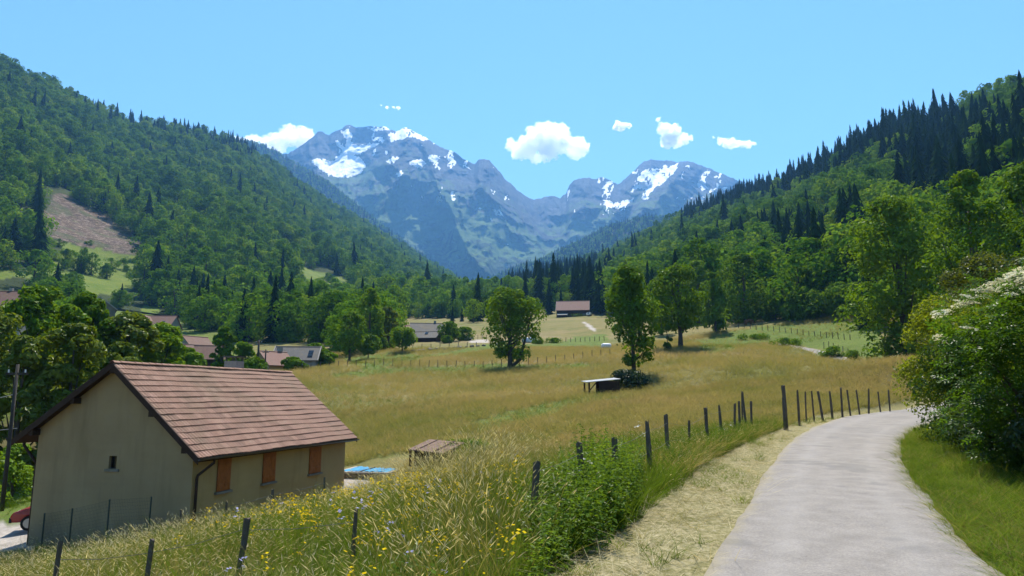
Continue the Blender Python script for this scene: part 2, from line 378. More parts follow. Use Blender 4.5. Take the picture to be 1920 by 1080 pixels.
# ------------------------------------------------------------------ hills and mountains: lofts from a foot line to a crest line
def loft(cols, nu, nt, shape=1.15, bump=0., seed=0, back=(500, -260), gul=0., tmin=0., bs=120., sm=True):
    """cols: (px, foot_py, foot_d, crest_py, crest_d); returns grid of points (nt+2, nu, 3) and t"""
    C = np.array(cols, float); px = np.linspace(C[0, 0], C[-1, 0], nu)
    g = [np.interp(px, C[:, 0], C[:, k]) for k in range(1, 5)]
    if sm:
        k = max(3, nu//40); ker = np.hanning(k+2)[1:-1]; ker /= ker.sum()
        for j in (0, 1, 3): g[j] = np.convolve(np.pad(g[j], k//2, 'edge'), ker, 'valid')[:nu] if k % 2 else np.convolve(np.pad(g[j], k//2, 'edge'), ker, 'valid')[:nu]
    A = W(px, g[0], g[1]); B = W(px, g[2], g[3])
    t = np.linspace(0, 1, nt)[:, None, None]
    P = A[None]*(1-t)+B[None]*t
    P[..., 2] = A[None, :, 2]*(1-t[..., 0]**shape)+B[None, :, 2]*t[..., 0]**shape
    env = np.sin(np.clip(t[..., 0], 0, 1)*math.pi)**.7
    if bump:
        P[..., 2] += env*bump*fbm(P[..., 0]/bs, P[..., 1]/bs, seed, 5)*2
    if gul:
        q = P[..., 0]/bs+P[..., 1]/bs*.6
        P[..., 1] -= env*gul*(ridged(q*.9, P[..., 2]/bs*.35, seed+5, 4)-.5)*2
    b1 = B.copy(); b1[:, 1] += back[0]*.35; b1[:, 2] += back[1]*.35; b2 = B.copy(); b2[:, 1] += back[0]; b2[:, 2] += back[1]
    P = np.concatenate([P, b1[None], b2[None]], 0)
    return P
def grid_faces(r, c):
    i = np.arange(r-1)[:, None]*c+np.arange(c-1)[None]; return np.stack([i, i+1, i+c+1, i+c], -1).reshape(-1, 4)
LEFT = [(-900,470,240,-250,560),(-500,500,260,-120,700),(-200,525,285,20,840),(0,545,315,122,960),(100,560,325,170,1040),(200,576,335,222,1140),(260,584,340,240,1200),(380,600,350,256,1370),(440,602,355,274,1450),(520,604,370,322,1550),(600,605,390,380,1650),(700,600,420,438,1800),(780,592,450,488,1900),(870,580,480,540,2000),(960,576,500,590,2050)]
RIGHT = [(840,576,520,575,1650),(920,578,480,548,1600),(1000,578,420,527,1500),(1120,584,320,495,1350),(1200,596,240,455,1200),(1300,604,195,410,1050),(1430,612,165,368,900),(1540,612,148,328,760),(1660,618,122,268,650),(1800,640,108,232,560),(1920,650,94,182,480),(2200,665,80,40,390),(2600,680,66,-160,310),(3200,690,60,-400,260)]
MIDL = [(300,600,2250,250,3300),(380,600,2250,256,3200),(430,600,2250,263,3200),(455,600,2250,264,3200),(478,600,2250,268,3200),(492,600,2250,272,3190),(530,600,2250,294,3180),(560,600,2250,312,3160),(600,600,2250,332,3140),(650,600,2250,372,3100),(700,600,2250,412,3050),(760,600,2250,458,3000),(833,600,2250,510,2900),(890,600,2250,545,2800),(960,600,2250,580,2700)]
MIDR = [(840,600,1850,565,2500),(900,600,1800,538,2600),(960,600,1750,510,2600),(1020,600,1700,488,2600),(1080,600,1700,458,2650),(1140,600,1700,428,2700),(1200,600,1700,410,2700),(1250,600,1700,409,2700),(1330,600,1700,400,2700),(1500,600,1700,370,2700)]
def struct_hill(name, P, mat, label, attrs=None):
    r, c = P.shape[:2]
    return tag(link(name, mesh_np(name, P.reshape(-1, 3), grid_faces(r, c), [mat], smooth=True, attrs=attrs)), label, 'hillside', kind='structure')
CLEAR = {'meadow': [[(-40,500),(60,508),(118,470),(104,452),(150,462),(205,468),(268,482),(268,520),(240,550),(190,552),(120,542),(50,520),(-40,525)],
                    [(540,494),(572,502),(650,520),(668,545),(610,548),(575,528)], [(268,575),(300,578),(300,592),(262,590)]],
         'slash': [[(66,428),(80,395),(104,362),(125,366),(150,385),(188,398),(225,425),(270,457),(262,480),(215,474),(170,464),(110,452)]]}
P_left = loft(LEFT, 220, 110, 1.12, 16, 51, gul=14, bs=140); P_right = loft(RIGHT, 220, 110, 1.1, 10, 61, gul=8, bs=110)
P_midl = loft(MIDL, 150, 90, 1.0, 30, 71, gul=60, bs=320); P_midr = loft(MIDR, 150, 70, 1.0, 30, 81, gul=60, bs=320)
def M_hill():
    N = NT('forest_floor_and_clearings'); n = N.noise(.06, 4)
    c = N.ramp(n, [(.3, (.018, .03, .008)), (.7, (.035, .05, .012))])
    c = N.mix(N.attr('meadow'), c, N.ramp(N.noise(.09, 4), [(.3, (.075, .12, .014)), (.7, (.13, .155, .028))]))
    s = N.ramp(N.noise(.3, 5, rough=.75, stretch=(1, .5, 1.6)), [(.3, (.03, .021, .016)), (.5, (.09, .062, .046)), (.70, (.22, .165, .13))])
    lg = N.noise(.9, 3, rough=.8, stretch=(1, .15, 2.2)); s = N.mix(N.rng(lg, .6, .66, 0, .8), s, (.42, .36, .30)); s = N.mix(N.rng(N.noise(.05, 3), .5, .62, 0, .7), s, (.06, .075, .03)); c = N.mix(N.attr('slash'), c, s)
    return N.principled(c, .95, .1, N.bump(N.noise(.5, 4), .8, 1.))
mh = M_hill()
def clear_attr(P):
    q = PIX(P).reshape(-1, 2); q = np.nan_to_num(q, nan=-9999); q = q+np.stack([fbm(q[:, 0]/14, q[:, 1]/14, 5, 3)*10, fbm(q[:, 0]/14, q[:, 1]/14, 9, 3)*8], -1)
    return {k: np.max([inpoly(q, p) for p in v], 0)*1.0 for k, v in CLEAR.items()}
# the clearings are cut finer out of the left hill
P_left = loft(LEFT, 420, 200, 1.12, 16, 51, gul=14, bs=140)
struct_hill('wooded_hillside', P_left, mh, 'steep wooded hillside left of the valley', clear_attr(P_left))
struct_hill('wooded_hillside', P_right, mh, 'dark wooded hillside rising on the right')
struct_hill('distant_ridge', P_midl, mh, 'bluish wooded ridge behind the left hillside')
struct_hill('distant_ridge', P_midr, mh, 'bluish wooded ridge closing the valley on the right')

SKYL = [(360,300),(430,300),(480,296),(520,292),(540,288),(560,276),(576,264),(590,253),(598,246),(606,248),(616,254),(626,246),(640,242),(648,236),(656,234),(668,238),(690,237),(705,238),(722,237),(732,243),(742,246),(752,242),(762,239),(776,246),(790,254),(806,262),(820,272),(836,280),(852,285),(868,298),(880,303),(890,307),(898,299),(908,298),(918,300),(928,313),(938,322),(950,340),(958,345),(968,355),(978,362),(990,370),(1002,374),(1020,370),(1034,368),(1050,371),(1062,362),(1068,346),(1078,337),(1090,334),(1104,333),(1116,336),(1130,332),(1142,336),(1150,343),(1160,346),(1170,338),(1184,324),(1196,312),(1206,302),(1220,299),(1236,301),(1256,301),(1270,304),(1284,302),(1296,303),(1312,309),(1330,316),(1350,324),(1380,336),(1410,347),(1450,362),(1520,385),(1620,420),(1800,470)]
SKX = np.array(SKYL, float)
def crest_d(px): return np.interp(px, [360, 540, 650, 760, 870, 920, 1000, 1035, 1100, 1220, 1300, 1500, 1800], [4700, 5000, 5300, 5250, 5000, 4900, 5300, 5400, 5300, 5500, 5500, 5400, 5200])
SPURS = [ # (photo pixel path, reach towards the camera in m, half width in px)
 ([(655,236),(640,262),(618,292),(600,320)], 160, 26), ([(762,240),(750,300),(742,340),(720,380),(700,440),(690,520)], 520, 60),
 ([(806,262),(812,320),(840,380),(862,430),(900,500)], 380, 48), ([(908,298),(905,340),(880,375),(870,420)], 330, 38),
 ([(950,340),(975,400),(1000,470),(1010,540)], 420, 60), ([(575,265),(590,330),(640,380),(680,440),(720,520)], 300, 40),
 ([(1090,334),(1100,380),(1060,430),(1040,500)], 330, 50), ([(1206,302),(1180,360),(1150,400),(1120,450)], 330, 40), ([(1290,302),(1240,370),(1200,410),(1150,470)], 420, 44), ([(1350,324),(1330,380),(1290,420)], 300, 40)]
SNOW = [[(583,300),(600,296),(622,304),(640,286),(655,268),(672,273),(712,268),(700,276),(680,284),(664,292),(682,302),(686,314),(676,326),(648,333),(625,331),(605,322)],
 [(628,262),(636,264),(652,282),(648,290),(636,276)], [(640,248),(652,240),(660,252),(655,264),(648,258)], [(688,240),(722,238),(732,243),(715,246),(700,245)],
 [(728,252),(744,246),(762,240),(780,248),(808,264),(790,262),(770,256),(752,262),(734,264)],
 [(722,302),(736,294),(750,296),(744,304),(730,306)], [(770,302),(786,298),(800,306),(792,316),(776,314)], [(800,294),(814,290),(826,296),(818,302),(806,304)], [(846,362),(849,360),(853,374),(849,376)],
 [(740,324),(752,318),(756,324),(745,332)], [(698,262),(716,256),(720,262),(706,266)], [(818,310),(828,314),(822,318)], [(868,306),(880,312),(884,318),(872,312)], [(895,388),(900,386),(902,393),(896,394)], [(926,392),(938,396),(944,404),(930,402)], [(918,356),(930,360),(926,364)],
 [(1196,326),(1210,318),(1226,320),(1246,312),(1262,310),(1272,306),(1268,320),(1252,334),(1240,346),(1226,352),(1212,372),(1202,372),(1210,354),(1196,354),(1184,360),(1190,346),(1206,344),(1196,336)],
 [(1130,376),(1142,374),(1150,382),(1166,378),(1190,372),(1180,380),(1158,390),(1140,388)], [(1120,334),(1126,340),(1120,344)], [(1134,342),(1148,336),(1150,344),(1138,348)],
 [(1308,346),(1314,332),(1322,322),(1332,318),(1326,332),(1320,346),(1330,352),(1318,356)], [(1284,312),(1292,310),(1294,318)], [(1340,328),(1346,332),(1342,334)], [(1352,352),(1364,352),(1360,357)], [(1374,352),(1390,350),(1386,355)], [(1184,322),(1196,318),(1190,328)], [(1276,330),(1282,322),(1280,334)]]
def build_mountain():
    nu, nt = 900, 330; px = np.linspace(330, 1750, nu); cp = np.interp(px, SKX[:, 0], SKX[:, 1])+fbm(px/5., px*0, 3, 3)*4.5
    B = W(px, cp, crest_d(px)); A = W(px, 640, 2900+0*px); t = np.linspace(0, 1, nt)[:, None]
    P = A[None]*(1-t[..., None])+B[None]*t[..., None]
    P[..., 2] = A[None, :, 2]*(1-t**1.25)+B[None, :, 2]*t**1.25
    q = PIX(P); env = (1-t**14)*np.clip(t*4, 0, 1)
    off = np.zeros(P.shape[:2])
    for path, reach, hw in SPURS:
        D = np.full(off.shape, 1e9); S = np.array(path, float)
        qx = q[..., 0]+fbm(q[..., 0]/30, q[..., 1]/30, 13, 3)*26; qy = q[..., 1]+fbm(q[..., 0]/30, q[..., 1]/30, 17, 3)*26
        for (ax, ay), (bx, by) in zip(S[:-1], S[1:]):
            ex, ey = bx-ax, by-ay; u = np.clip(((qx-ax)*ex+(qy-ay)*ey)/(ex*ex+ey*ey), 0, 1)
            D = np.minimum(D, np.hypot(qx-ax-u*ex, (qy-ay-u*ey)))
        off = np.maximum(off, reach*np.maximum(0, 1-D/hw)**1.1)
    x, z = P[..., 0], P[..., 2]
    rock = sstep(.45, .72, t+0*x)
    n = (ridged(x/420, z/900, 91, 5)-.45)*300+(ridged(x/150+z/500, z/300, 97, 4)-.4)*190*(.45+.55*rock)+fbm(x/70, z/70, 99, 4)*130
    P *= (1-np.minimum(env*(off+n), .35*P[..., 1])/P[..., 1])[..., None]
    P[..., 2] += env*(1-t**3)*fbm(x/160, P[..., 1]/160, 103, 4)*70
    b = B.copy(); b[:, 1] += 500; b[:, 2] -= 500; P = np.concatenate([P, b[None]], 0)
    q = PIX(P).reshape(-1, 2); qn = q+np.stack([fbm(q[:, 0]/7, q[:, 1]/7, 5, 4)*9+fbm(q[:, 0]/3, q[:, 1]/3, 15, 2)*5, fbm(q[:, 0]/7, q[:, 1]/7, 9, 4)*9+fbm(q[:, 0]/3, q[:, 1]/3, 25, 2)*5], -1)
    sn = np.max([inpoly(qn, p) for p in SNOW], 0)*1.0
    holes = fbm(q[:, 0]/5, q[:, 1]/8, 55, 3) > .17; big = inpoly(qn, SNOW[0]); sn = sn*(1-(holes & ~big))
    cy = np.interp(q[:, 0], SKX[:, 0], SKX[:, 1]); dep = q[:, 1]-cy; hi = np.interp(q[:, 0], [560, 600, 830, 900, 1060, 1100, 1160, 1200, 1400], [0, 1, 1, .2, .1, .7, .7, 1, .7])
    st = fbm(q[:, 0]/11+q[:, 1]/40, q[:, 1]/22, 77, 4)+.10*fbm(q[:, 0]/3, q[:, 1]/5, 79, 2); sn = np.maximum(sn, (st > .24-.03*hi+.10*np.clip(dep/95, 0, 2))*(dep < 120)*(hi > .15))
    V = P.reshape(-1, 3); alp = np.concatenate([t+0*x, np.ones((1, nu))], 0).ravel()
    N = NT('mountain_rock_and_woods'); p = N.pos()
    n1 = N.noise(.004, 6, p, .65); n2 = N.noise(.018, 5, p, .7); n3 = N.noise(.03, 4, p, .75, stretch=(1, .6, .35))
    rockc = N.ramp(n3, [(.3, (.019, .024, .031)), (.5, (.038, .044, .053)), (.72, (.085, .092, .10))])
    grass = N.ramp(n1, [(.3, (.04, .08, .016)), (.7, (.09, .15, .03))])
    wood = N.ramp(n2, [(.4, (.007, .018, .008)), (.62, (.042, .075, .017))])
    al = N.math('ADD', N.attr('alt'), N.math('MULTIPLY', N.math('SUBTRACT', n1, .5), .9))
    c = N.mix(N.rng(N.math('ADD', al, N.math('MULTIPLY', N.math('SUBTRACT', n2, .5), .5)), .42, .5), wood, grass)
    c = N.mix(N.rng(N.math('ADD', al, N.math('MULTIPLY', N.math('SUBTRACT', n2, .5), .7)), .64, .80), c, rockc)
    c = N.mix(N.rng(N.attr('snow'), .35, .6), c, (.92, .93, .95))
    mt = N.principled(c, .9, .1, N.bump(N.noise(.03, 5, p, .75), 1., 18.))
    mt.diffuse_color = (.3, .3, .3, 1)
    return mesh_np('mountain', V, grid_faces(nt+1, nu), [mt], smooth=True, attrs={'snow': sn, 'alt': alp})
tag(link('mountain', build_mountain()), 'rocky snow-streaked mountain range closing the valley', 'mountains', kind='structure')
# ------------------------------------------------------------------ trees
def quads_on(rng, C, Rr, n, size, flat=.75, up=.35, aspect=.62, jit=.75, inner=.62):
    """n leaf sprays round every clump centre, lying roughly along the clump's surface"""
    m = len(C); d = rng.normal(size=(m, n, 3)); d[..., 2] = d[..., 2]*flat+.25; d /= np.linalg.norm(d, axis=-1, keepdims=True)
    rr = Rr[:, None]*(inner+(1.08-inner)*rng.random((m, n))**.5)
    p = (C[:, None]+d*rr[..., None]*np.array([1, 1, .85])).reshape(-1, 3); d = d.reshape(-1, 3)
    nn = d+rng.normal(size=d.shape)*jit+np.array([0, 0, up]); nn /= np.linalg.norm(nn, axis=1, keepdims=True)
    return leaf_quads(rng, p, nn, size, aspect)
def leaf_quads(rng, p, nn, size, aspect=.62, droop=0.):
    r = rng.normal(size=p.shape); t = np.cross(nn, r); t /= np.linalg.norm(t, axis=1, keepdims=True)+1e-9; b = np.cross(nn, t)
    s = (size*(.55+.9*rng.random(len(p))))[:, None]; k = (.75+.5*rng.random((len(p), 4)))
    V = np.stack([p-t*s*.5*k[:, :1], p+b*s*aspect*.5*k[:, 1:2]+nn*s*.10, p+t*s*.5*k[:, 2:3]-nn*s*droop, p-b*s*aspect*.5*k[:, 3:4]+nn*s*.10], 1)
    return V.reshape(-1, 3), np.arange(len(p)*4).reshape(-1, 4)
def broadleaf(rng, H, R, h0=.16, nl=42, n=60, leaf=.45, top=.5, lump=.33, lean=(0, 0), fork=False, trunk_r=None, dense_low=1.0, jit=.4):
    """clump centres in an uneven crown, leaf sprays round them, tapered trunk and limbs"""
    hh = h0+(1-h0)*(rng.random(nl)**(.9*dense_low)); hn = (hh-h0)/(1-h0)
    env = np.where(hn < top, .45+.55*np.sin(hn/top*math.pi/2), np.cos((hn-top)/(1-top)*math.pi/2)**.75)
    a = rng.random(nl)*2*math.pi; rad = R*env*(.30+.62*rng.random(nl)**.6)
    wob = 1+.22*np.sin(a*2+rng.random()*6)+.14*np.sin(a*3+rng.random()*6); rad *= wob
    lr = R*lump*(.6+.7*rng.random(nl))*(.65+.5*env)
    hz = np.minimum(hh*H, H-lr*.75)
    C = np.stack([np.cos(a)*rad+lean[0]*hn*R, np.sin(a)*rad+lean[1]*hn*R, hz], -1)
    V, Fq = quads_on(rng, C, lr, n, leaf, jit=jit)
    tr = trunk_r or H*.022; m = MB()
    base = [(0, 0, -.5), (.02*H*rng.normal()*.2, .02*H*rng.normal()*.2, H*h0*.6), (lean[0]*R*.25, lean[1]*R*.25, H*(h0+.25)), (lean[0]*R*.6, lean[1]*R*.6, H*.82)]
    m.tube(base, [tr*1.45, tr, tr*.72, tr*.18], 8)
    if fork: m.tube([(tr*.8, 0, .3), (tr*4, tr*.5, H*h0*1.1), (tr*7, tr, H*.45), (tr*9, tr, H*.7)], [tr*.8, tr*.7, tr*.45, tr*.12], 7)
    for i in rng.choice(nl, min(nl, 9), replace=False):
        z0 = min(H*(h0*.7+.5*hn[i]*.7), C[i, 2]*.85); k = z0/H
        b = np.array([lean[0]*R*.5*k, lean[1]*R*.5*k, z0]); e = C[i]; mid = b*.5+e*.5; mid[2] -= .05*H*rng.random()
        m.tube([b, mid, e], [tr*.42, tr*.26, tr*.07], 5, cap=False)
    return (V, Fq), m
def conifer(rng, H, R, tiers=16, per=9, h0=.06, seg=3, w=.34):
    Vs = []; k = 0
    P = []; Nn = []; T = []; S = []
    for i in range(tiers):
        f = (i+rng.random()*.6)/tiers; z = H*(h0+(1-h0)*f); r = R*(1-f)**.85*(.75+.4*rng.random())+.12
        for j in range(max(4, int(per*(1-f*.45)))):
            a = rng.random()*2*math.pi; rr = r*(.7+.45*rng.random()); dr = -.18-.34*rng.random()
            d = np.array([math.cos(a), math.sin(a), dr]); side = np.array([-math.sin(a), math.cos(a), 0])
            for s in range(seg):
                u0 = rr*s/seg*.95; u1 = rr*(s+1)/seg*1.1; wd = rr*w*(1-.55*s/seg)
                o = np.array([0, 0, z+(.1*rng.normal())]); c = .10*rr
                Vs += [o+d*u0-side*wd*.55+[0, 0, -c*rng.random()], o+d*(u0+u1)*.5+side*wd*(.4+.3*rng.random())+[0, 0, -c], o+d*u1+[0, 0, -c*.6], o+d*(u0+u1)*.5-side*wd*(.4+.3*rng.random())+[0, 0, -c]]
    V = np.array(Vs); V = np.vstack([V, [[-.12*R, 0, H*.92], [0, .0, H*1.0], [.12*R, 0, H*.92], [0, 0, H*.88]]])
    m = MB().tube([(0, 0, -.5), (0, 0, H*.5), (0, 0, H*.97)], [H*.017, H*.010, .02], 6)
    return (V, np.arange(len(V)).reshape(-1, 4)), m
BARK = None
def M_bark():
    N = NT('tree_bark'); n = N.noise(5, 5, N.objco(), .7, stretch=(1, 1, .25))
    return N.principled(N.ramp(n, [(.3, (.035, .027, .02)), (.7, (.11, .09, .07))]), .95, .1, N.bump(n, .6, .05))
BARK = M_bark()
M_broad = foliage('broadleaf_leaves', (.040, .10, .008), (.125, .245, .014), .24, 0, .05, (.22, .32, .026))
M_broad_near = foliage('summer_leaves', (.055, .12, .009), (.12, .215, .014), .30, .004, .5, (.18, .28, .022), rmix=.4)
M_olive = foliage('olive_leaves', (.07, .115, .011), (.155, .205, .022), .34, .01, .6, rmix=.3)
M_conif = foliage('conifer_needles', (.008, .024, .009), (.026, .056, .014), .15, 0, .08)
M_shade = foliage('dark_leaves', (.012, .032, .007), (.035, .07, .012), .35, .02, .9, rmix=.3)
def conifer(rng, H, R, tiers=13, h0=.03):
    """drooping ragged skirts of branches, narrowing to a pointed tip"""
    V = []; Q = []
    for i in range(tiers):
        f = i/tiers; z = H*(h0+(1-h0)*f*.97); r = R*(1-f)**.8*(.85+.3*rng.random())+.15; dz = H/tiers*(1.5+.5*rng.random()); m = int(9+3*(1-f)); a0 = rng.random()*6
        for j in range(m):
            a = a0+6.283*j/m+rng.normal()*.12; rr = r*(.68+.55*rng.random()); w = 6.283/m*(.55+.35*rng.random()); zo = z-dz*(.18+.30*rng.random()); o = len(V)
            ci, si = math.cos(a), math.sin(a); q = rr*.55
            V += [(0, 0, z+dz*.75), (math.cos(a-w)*q, math.sin(a-w)*q, z+dz*.10), (ci*rr, si*rr, zo), (math.cos(a+w)*q, math.sin(a+w)*q, z+dz*.10)]; Q.append((o, o+1, o+2, o+3))
    V = np.array(V); m = MB().tube([(0, 0, -.5), (0, 0, H*.5), (0, 0, H*.93)], [H*.014, H*.008, .02], 6)
    return (V, np.array(Q)), m
def tree_meshes(key, crown, trunk, mat):
    (V, Fq), m = crown, trunk
    return mesh_np(key+'_crown', V, Fq, [mat]), m.mesh(key+'_trunk', BARK, True)
def joined(key, crown, trunk, mat):
    (V, Fq), m = crown, trunk; o = len(V)
    V2 = np.vstack([V, np.array([tuple(v) for v in m.V])]); q = np.array([[i+o for i in f] for f in m.F if len(f) == 4])
    return mesh_np(key, V2, [Fq, q], [mat, BARK], np.concatenate([np.zeros(len(Fq)), np.ones(len(q))]))
def plant_tree(name, meshes, label, cat, loc, rz, s=1.0, group=None, sz=None):
    t = thing(name, label, cat, loc, rz, group); t.scale = (s, s, sz or s)
    link('crown', meshes[0], t); link('trunk', meshes[1], t); return t
rb = np.random.default_rng(11)
BL = [(broadleaf(rb, 14, 5.8, .06, 17, 70, 1.0, lump=.42, dense_low=.8, jit=.32)) for _ in range(3)]+[broadleaf(rb, 17, 5.2, .08, 20, 64, 1.0, lump=.42, jit=.32), broadleaf(rb, 10, 5.0, .04, 15, 66, .9, lump=.44, jit=.32), broadleaf(rb, 15, 6.6, .06, 20, 66, 1.05, lump=.40, jit=.32)]
BLH = [14, 14, 14, 17, 10, 15]
CN = [conifer(rb, 21, 4.9), conifer(rb, 24, 5.0, 14), conifer(rb, 17, 4.4, 11), conifer(rb, 23, 4.2, 13)]
CNH = [22, 26, 18, 24]
BLm = [tree_meshes('broadleaf', *t, M_broad) for t in BL]; CNm = [tree_meshes('conifer', *t, M_conif) for t in CN]
BLj = [joined('broadleaf_source', *t, M_broad) for t in BL]; CNj = [joined('conifer_source', *t, M_conif) for t in CN]
def source_coll(name, meshes):
    c = bpy.data.collections.new(name)
    for i, m in enumerate(meshes): c.objects.link(bpy.data.objects.new('%s_%02d' % (name, i), m))
    return c
def scatter(name, label, cat, coll, P, rot, scl, idx):
    """one stuff object: every point carries its own turn, size and kind"""
    N = len(P); me = bpy.data.meshes.new(name); me.vertices.add(N); me.vertices.foreach_set('co', np.asarray(P, np.float32).ravel())
    a = me.attributes.new('rot', 'FLOAT_VECTOR', 'POINT'); a.data.foreach_set('vector', np.asarray(rot, np.float32).ravel())
    scl = np.asarray(scl, np.float32); scl = np.repeat(scl[:, None], 3, 1) if scl.ndim == 1 else scl
    a = me.attributes.new('scl', 'FLOAT_VECTOR', 'POINT'); a.data.foreach_set('vector', scl.ravel())
    a = me.attributes.new('idx', 'INT', 'POINT'); a.data.foreach_set('value', np.asarray(idx, np.int32))
    o = tag(link(name, me), label, cat, kind='stuff')
    g = bpy.data.node_groups.new(name+'_nodes', 'GeometryNodeTree')
    g.interface.new_socket('Geometry', in_out='INPUT', socket_type='NodeSocketGeometry'); g.interface.new_socket('Geometry', in_out='OUTPUT', socket_type='NodeSocketGeometry')
    n = g.nodes; L = g.links.new; gi = n.new('NodeGroupInput'); go = n.new('NodeGroupOutput'); ip = n.new('GeometryNodeInstanceOnPoints'); ci = n.new('GeometryNodeCollectionInfo')
    ci.inputs[0].default_value = coll; ci.inputs[1].default_value = True; ci.inputs[2].default_value = True
    L(gi.outputs[0], ip.inputs['Points']); L(ci.outputs[0], ip.inputs['Instance']); ip.inputs['Pick Instance'].default_value = True
    for nm, t, s in (('rot', 'FLOAT_VECTOR', 'Rotation'), ('scl', 'FLOAT_VECTOR', 'Scale'), ('idx', 'INT', 'Instance Index')):
        x = n.new('GeometryNodeInputNamedAttribute'); x.data_type = t; x.inputs[0].default_value = nm; L(x.outputs[0], ip.inputs[s])
    L(ip.outputs[0], go.inputs[0]); o.modifiers.new('scatter', 'NODES').node_group = g
    return o

# ---- woods on the hills
def sample_surface(P, area, rng, t_rows=None):
    P = P[:t_rows] if t_rows else P[:-1]
    a = P[:-1, :-1]; b = P[:-1, 1:]; c = P[1:, :-1]; d = P[1:, 1:]
    ar = np.abs(((b-a)[..., 0]*(c-a)[..., 1]-(b-a)[..., 1]*(c-a)[..., 0])).ravel(); n = int(ar.sum()/area)
    k = rng.choice(len(ar), n, p=ar/ar.sum()); u = rng.random((n, 1)); v = rng.random((n, 1)); f = lambda m: m.reshape(-1, 3)[k]
    return (f(a)*(1-u)+f(b)*u)*(1-v)+(f(c)*(1-u)+f(d)*u)*v
KEEP_OPEN = CLEAR['meadow']+CLEAR['slash']
def in_view(q, mx=260): return (q[:, 0] > -mx) & (q[:, 0] < 1920+mx)
rf = np.random.default_rng(23)
trees = []   # x y z, kind (0 broadleaf 1 conifer), side
def hill_trees(P, area, con_fn, side, open_polys=(), smin=.75, smax=1.2):
    S = sample_surface(P, area, rf); q = PIX(S); ok = in_view(q) & np.isfinite(q[:, 0]); S, q = S[ok], q[ok]
    hpx = 18*F/np.linalg.norm(S, axis=1); bad = np.zeros(len(S), bool)
    for p in open_polys:
        for k in (0, .3, .6, .9): bad |= inpoly(q-np.stack([0*hpx, hpx*k], -1), p)
    S, q = S[~bad], q[~bad]
    c = rf.random(len(S)) < con_fn(q, S); s = smin+(smax-smin)*rf.random(len(S))
    trees.append(np.column_stack([S, c, s, np.full(len(S), side)]))
def con_left(q, S):
    x, y = q.T; sky = np.interp(x, [-300, 0, 200, 400, 520, 700, 870], [0, 122, 222, 258, 322, 438, 540])
    n = fbm(S[:, 0]/90, S[:, 1]/90, 7, 3)
    top = np.clip(1-(y-sky)/28, 0, 1)*((x > 170) & (x < 480))
    dark = inpoly(q, [(100,300),(150,300),(160,380),(250,440),(330,470),(320,420),(180,370)])*.5
    return np.clip(top*.6+dark*.5+.02+(n > .2)*.3, 0, 1)
def con_right(q, S):
    x, y = q.T; sky = np.interp(x, [840, 1000, 1200, 1300, 1430, 1540, 1660, 1800, 1920], [575, 527, 455, 410, 368, 328, 268, 232, 182])
    band = np.clip(1.3-(y-sky)/np.interp(x, [1200, 1400, 1700], [5, 34, 70]), 0, 1)*(x > 1280)*(x < 1790)
    z1 = inpoly(q, [(1690,240),(1760,215),(1940,300),(1960,440),(1800,470),(1700,420)])
    z2 = inpoly(q, [(1420,470),(1560,420),(1640,500),(1600,580),(1460,570)])*.68
    z3 = inpoly(q, [(960,530),(1120,500),(1130,590),(980,585)])*.6
    n = fbm(S[:, 0]/60, S[:, 1]/60, 8, 3)
    return np.clip(np.maximum.reduce([band, z1*.95, z2, z3, .04+(n > .2)*.35]), 0, 1)
hill_trees(P_left, 112, con_left, 0, KEEP_OPEN, .85, 1.75)
hill_trees(P_right, 78, con_right, 1, (), .75, 1.5)
hill_trees(P_midl, 130, lambda q, S: np.full(len(q), .45), 2, (), .9, 1.3)
hill_trees(P_midr, 130, lambda q, S: np.full(len(q), .5), 3, (), .9, 1.3)
# clumps standing on the clearings, valley woods between village and hills
def floor_trees(n, poly_px, d0, d1, con, side, avoid=()):
    d = np.sqrt(rf.random(n)*(d1*d1-d0*d0)+d0*d0); x = (rf.random(n)*2200-250-960)/F*d*1.03
    z = height(x, d); S = np.column_stack([x, d, z]); q = PIX(S); ok = inpoly(q, poly_px)
    s = .5+.55*rf.random(n)
    hp = 15*s*F/d
    for p in avoid:
        for k in (0, .25, .5, .75, 1.0):
            for e in (-.3, 0, .3): ok &= ~inpoly(q-np.stack([e*hp, hp*k], -1), p)
    trees.append(np.column_stack([S, rf.random(n) < con, s, np.full(n, side)])[ok])
VILL = [[(-20,540),(62,540),(62,580),(-20,590)], [(158,555),(210,555),(200,600),(160,600)], [(238,585),(340,585),(340,622),(245,622)], [(340,622),(425,622),(428,680),(340,680)], [(478,642),(596,642),(596,700),(478,700)], [(758,598),(835,598),(840,652),(770,655)], [(1036,555),(1120,555),(1140,600),(1036,605)],
        [(262,575),(300,578),(300,592),(262,590)], [(430,650),(480,660),(470,690),(420,690)]]
VALLEY = [(-260,640),(-260,540),(0,545),(200,575),(400,600),(600,603),(800,588),(870,583),(900,600),(860,612),(800,640),(700,650),(640,672),(560,690),(480,700),(380,715),(200,700),(60,660)]
floor_trees(6500, VALLEY, 125, 500, .08, 4, VILL+[[(845,600),(915,590),(1130,590),(1130,640),(840,640)]])
floor_trees(900, [(860,606),(900,596),(960,586),(1000,584),(1010,590),(960,596),(900,606),(870,612)], 255, 480, .45, 4, VILL)
floor_trees(260, [(1120,560),(1180,596),(1350,606),(1480,606),(1640,598),(1660,560),(1500,540),(1300,560)], 120, 420, .05, 5, VILL)
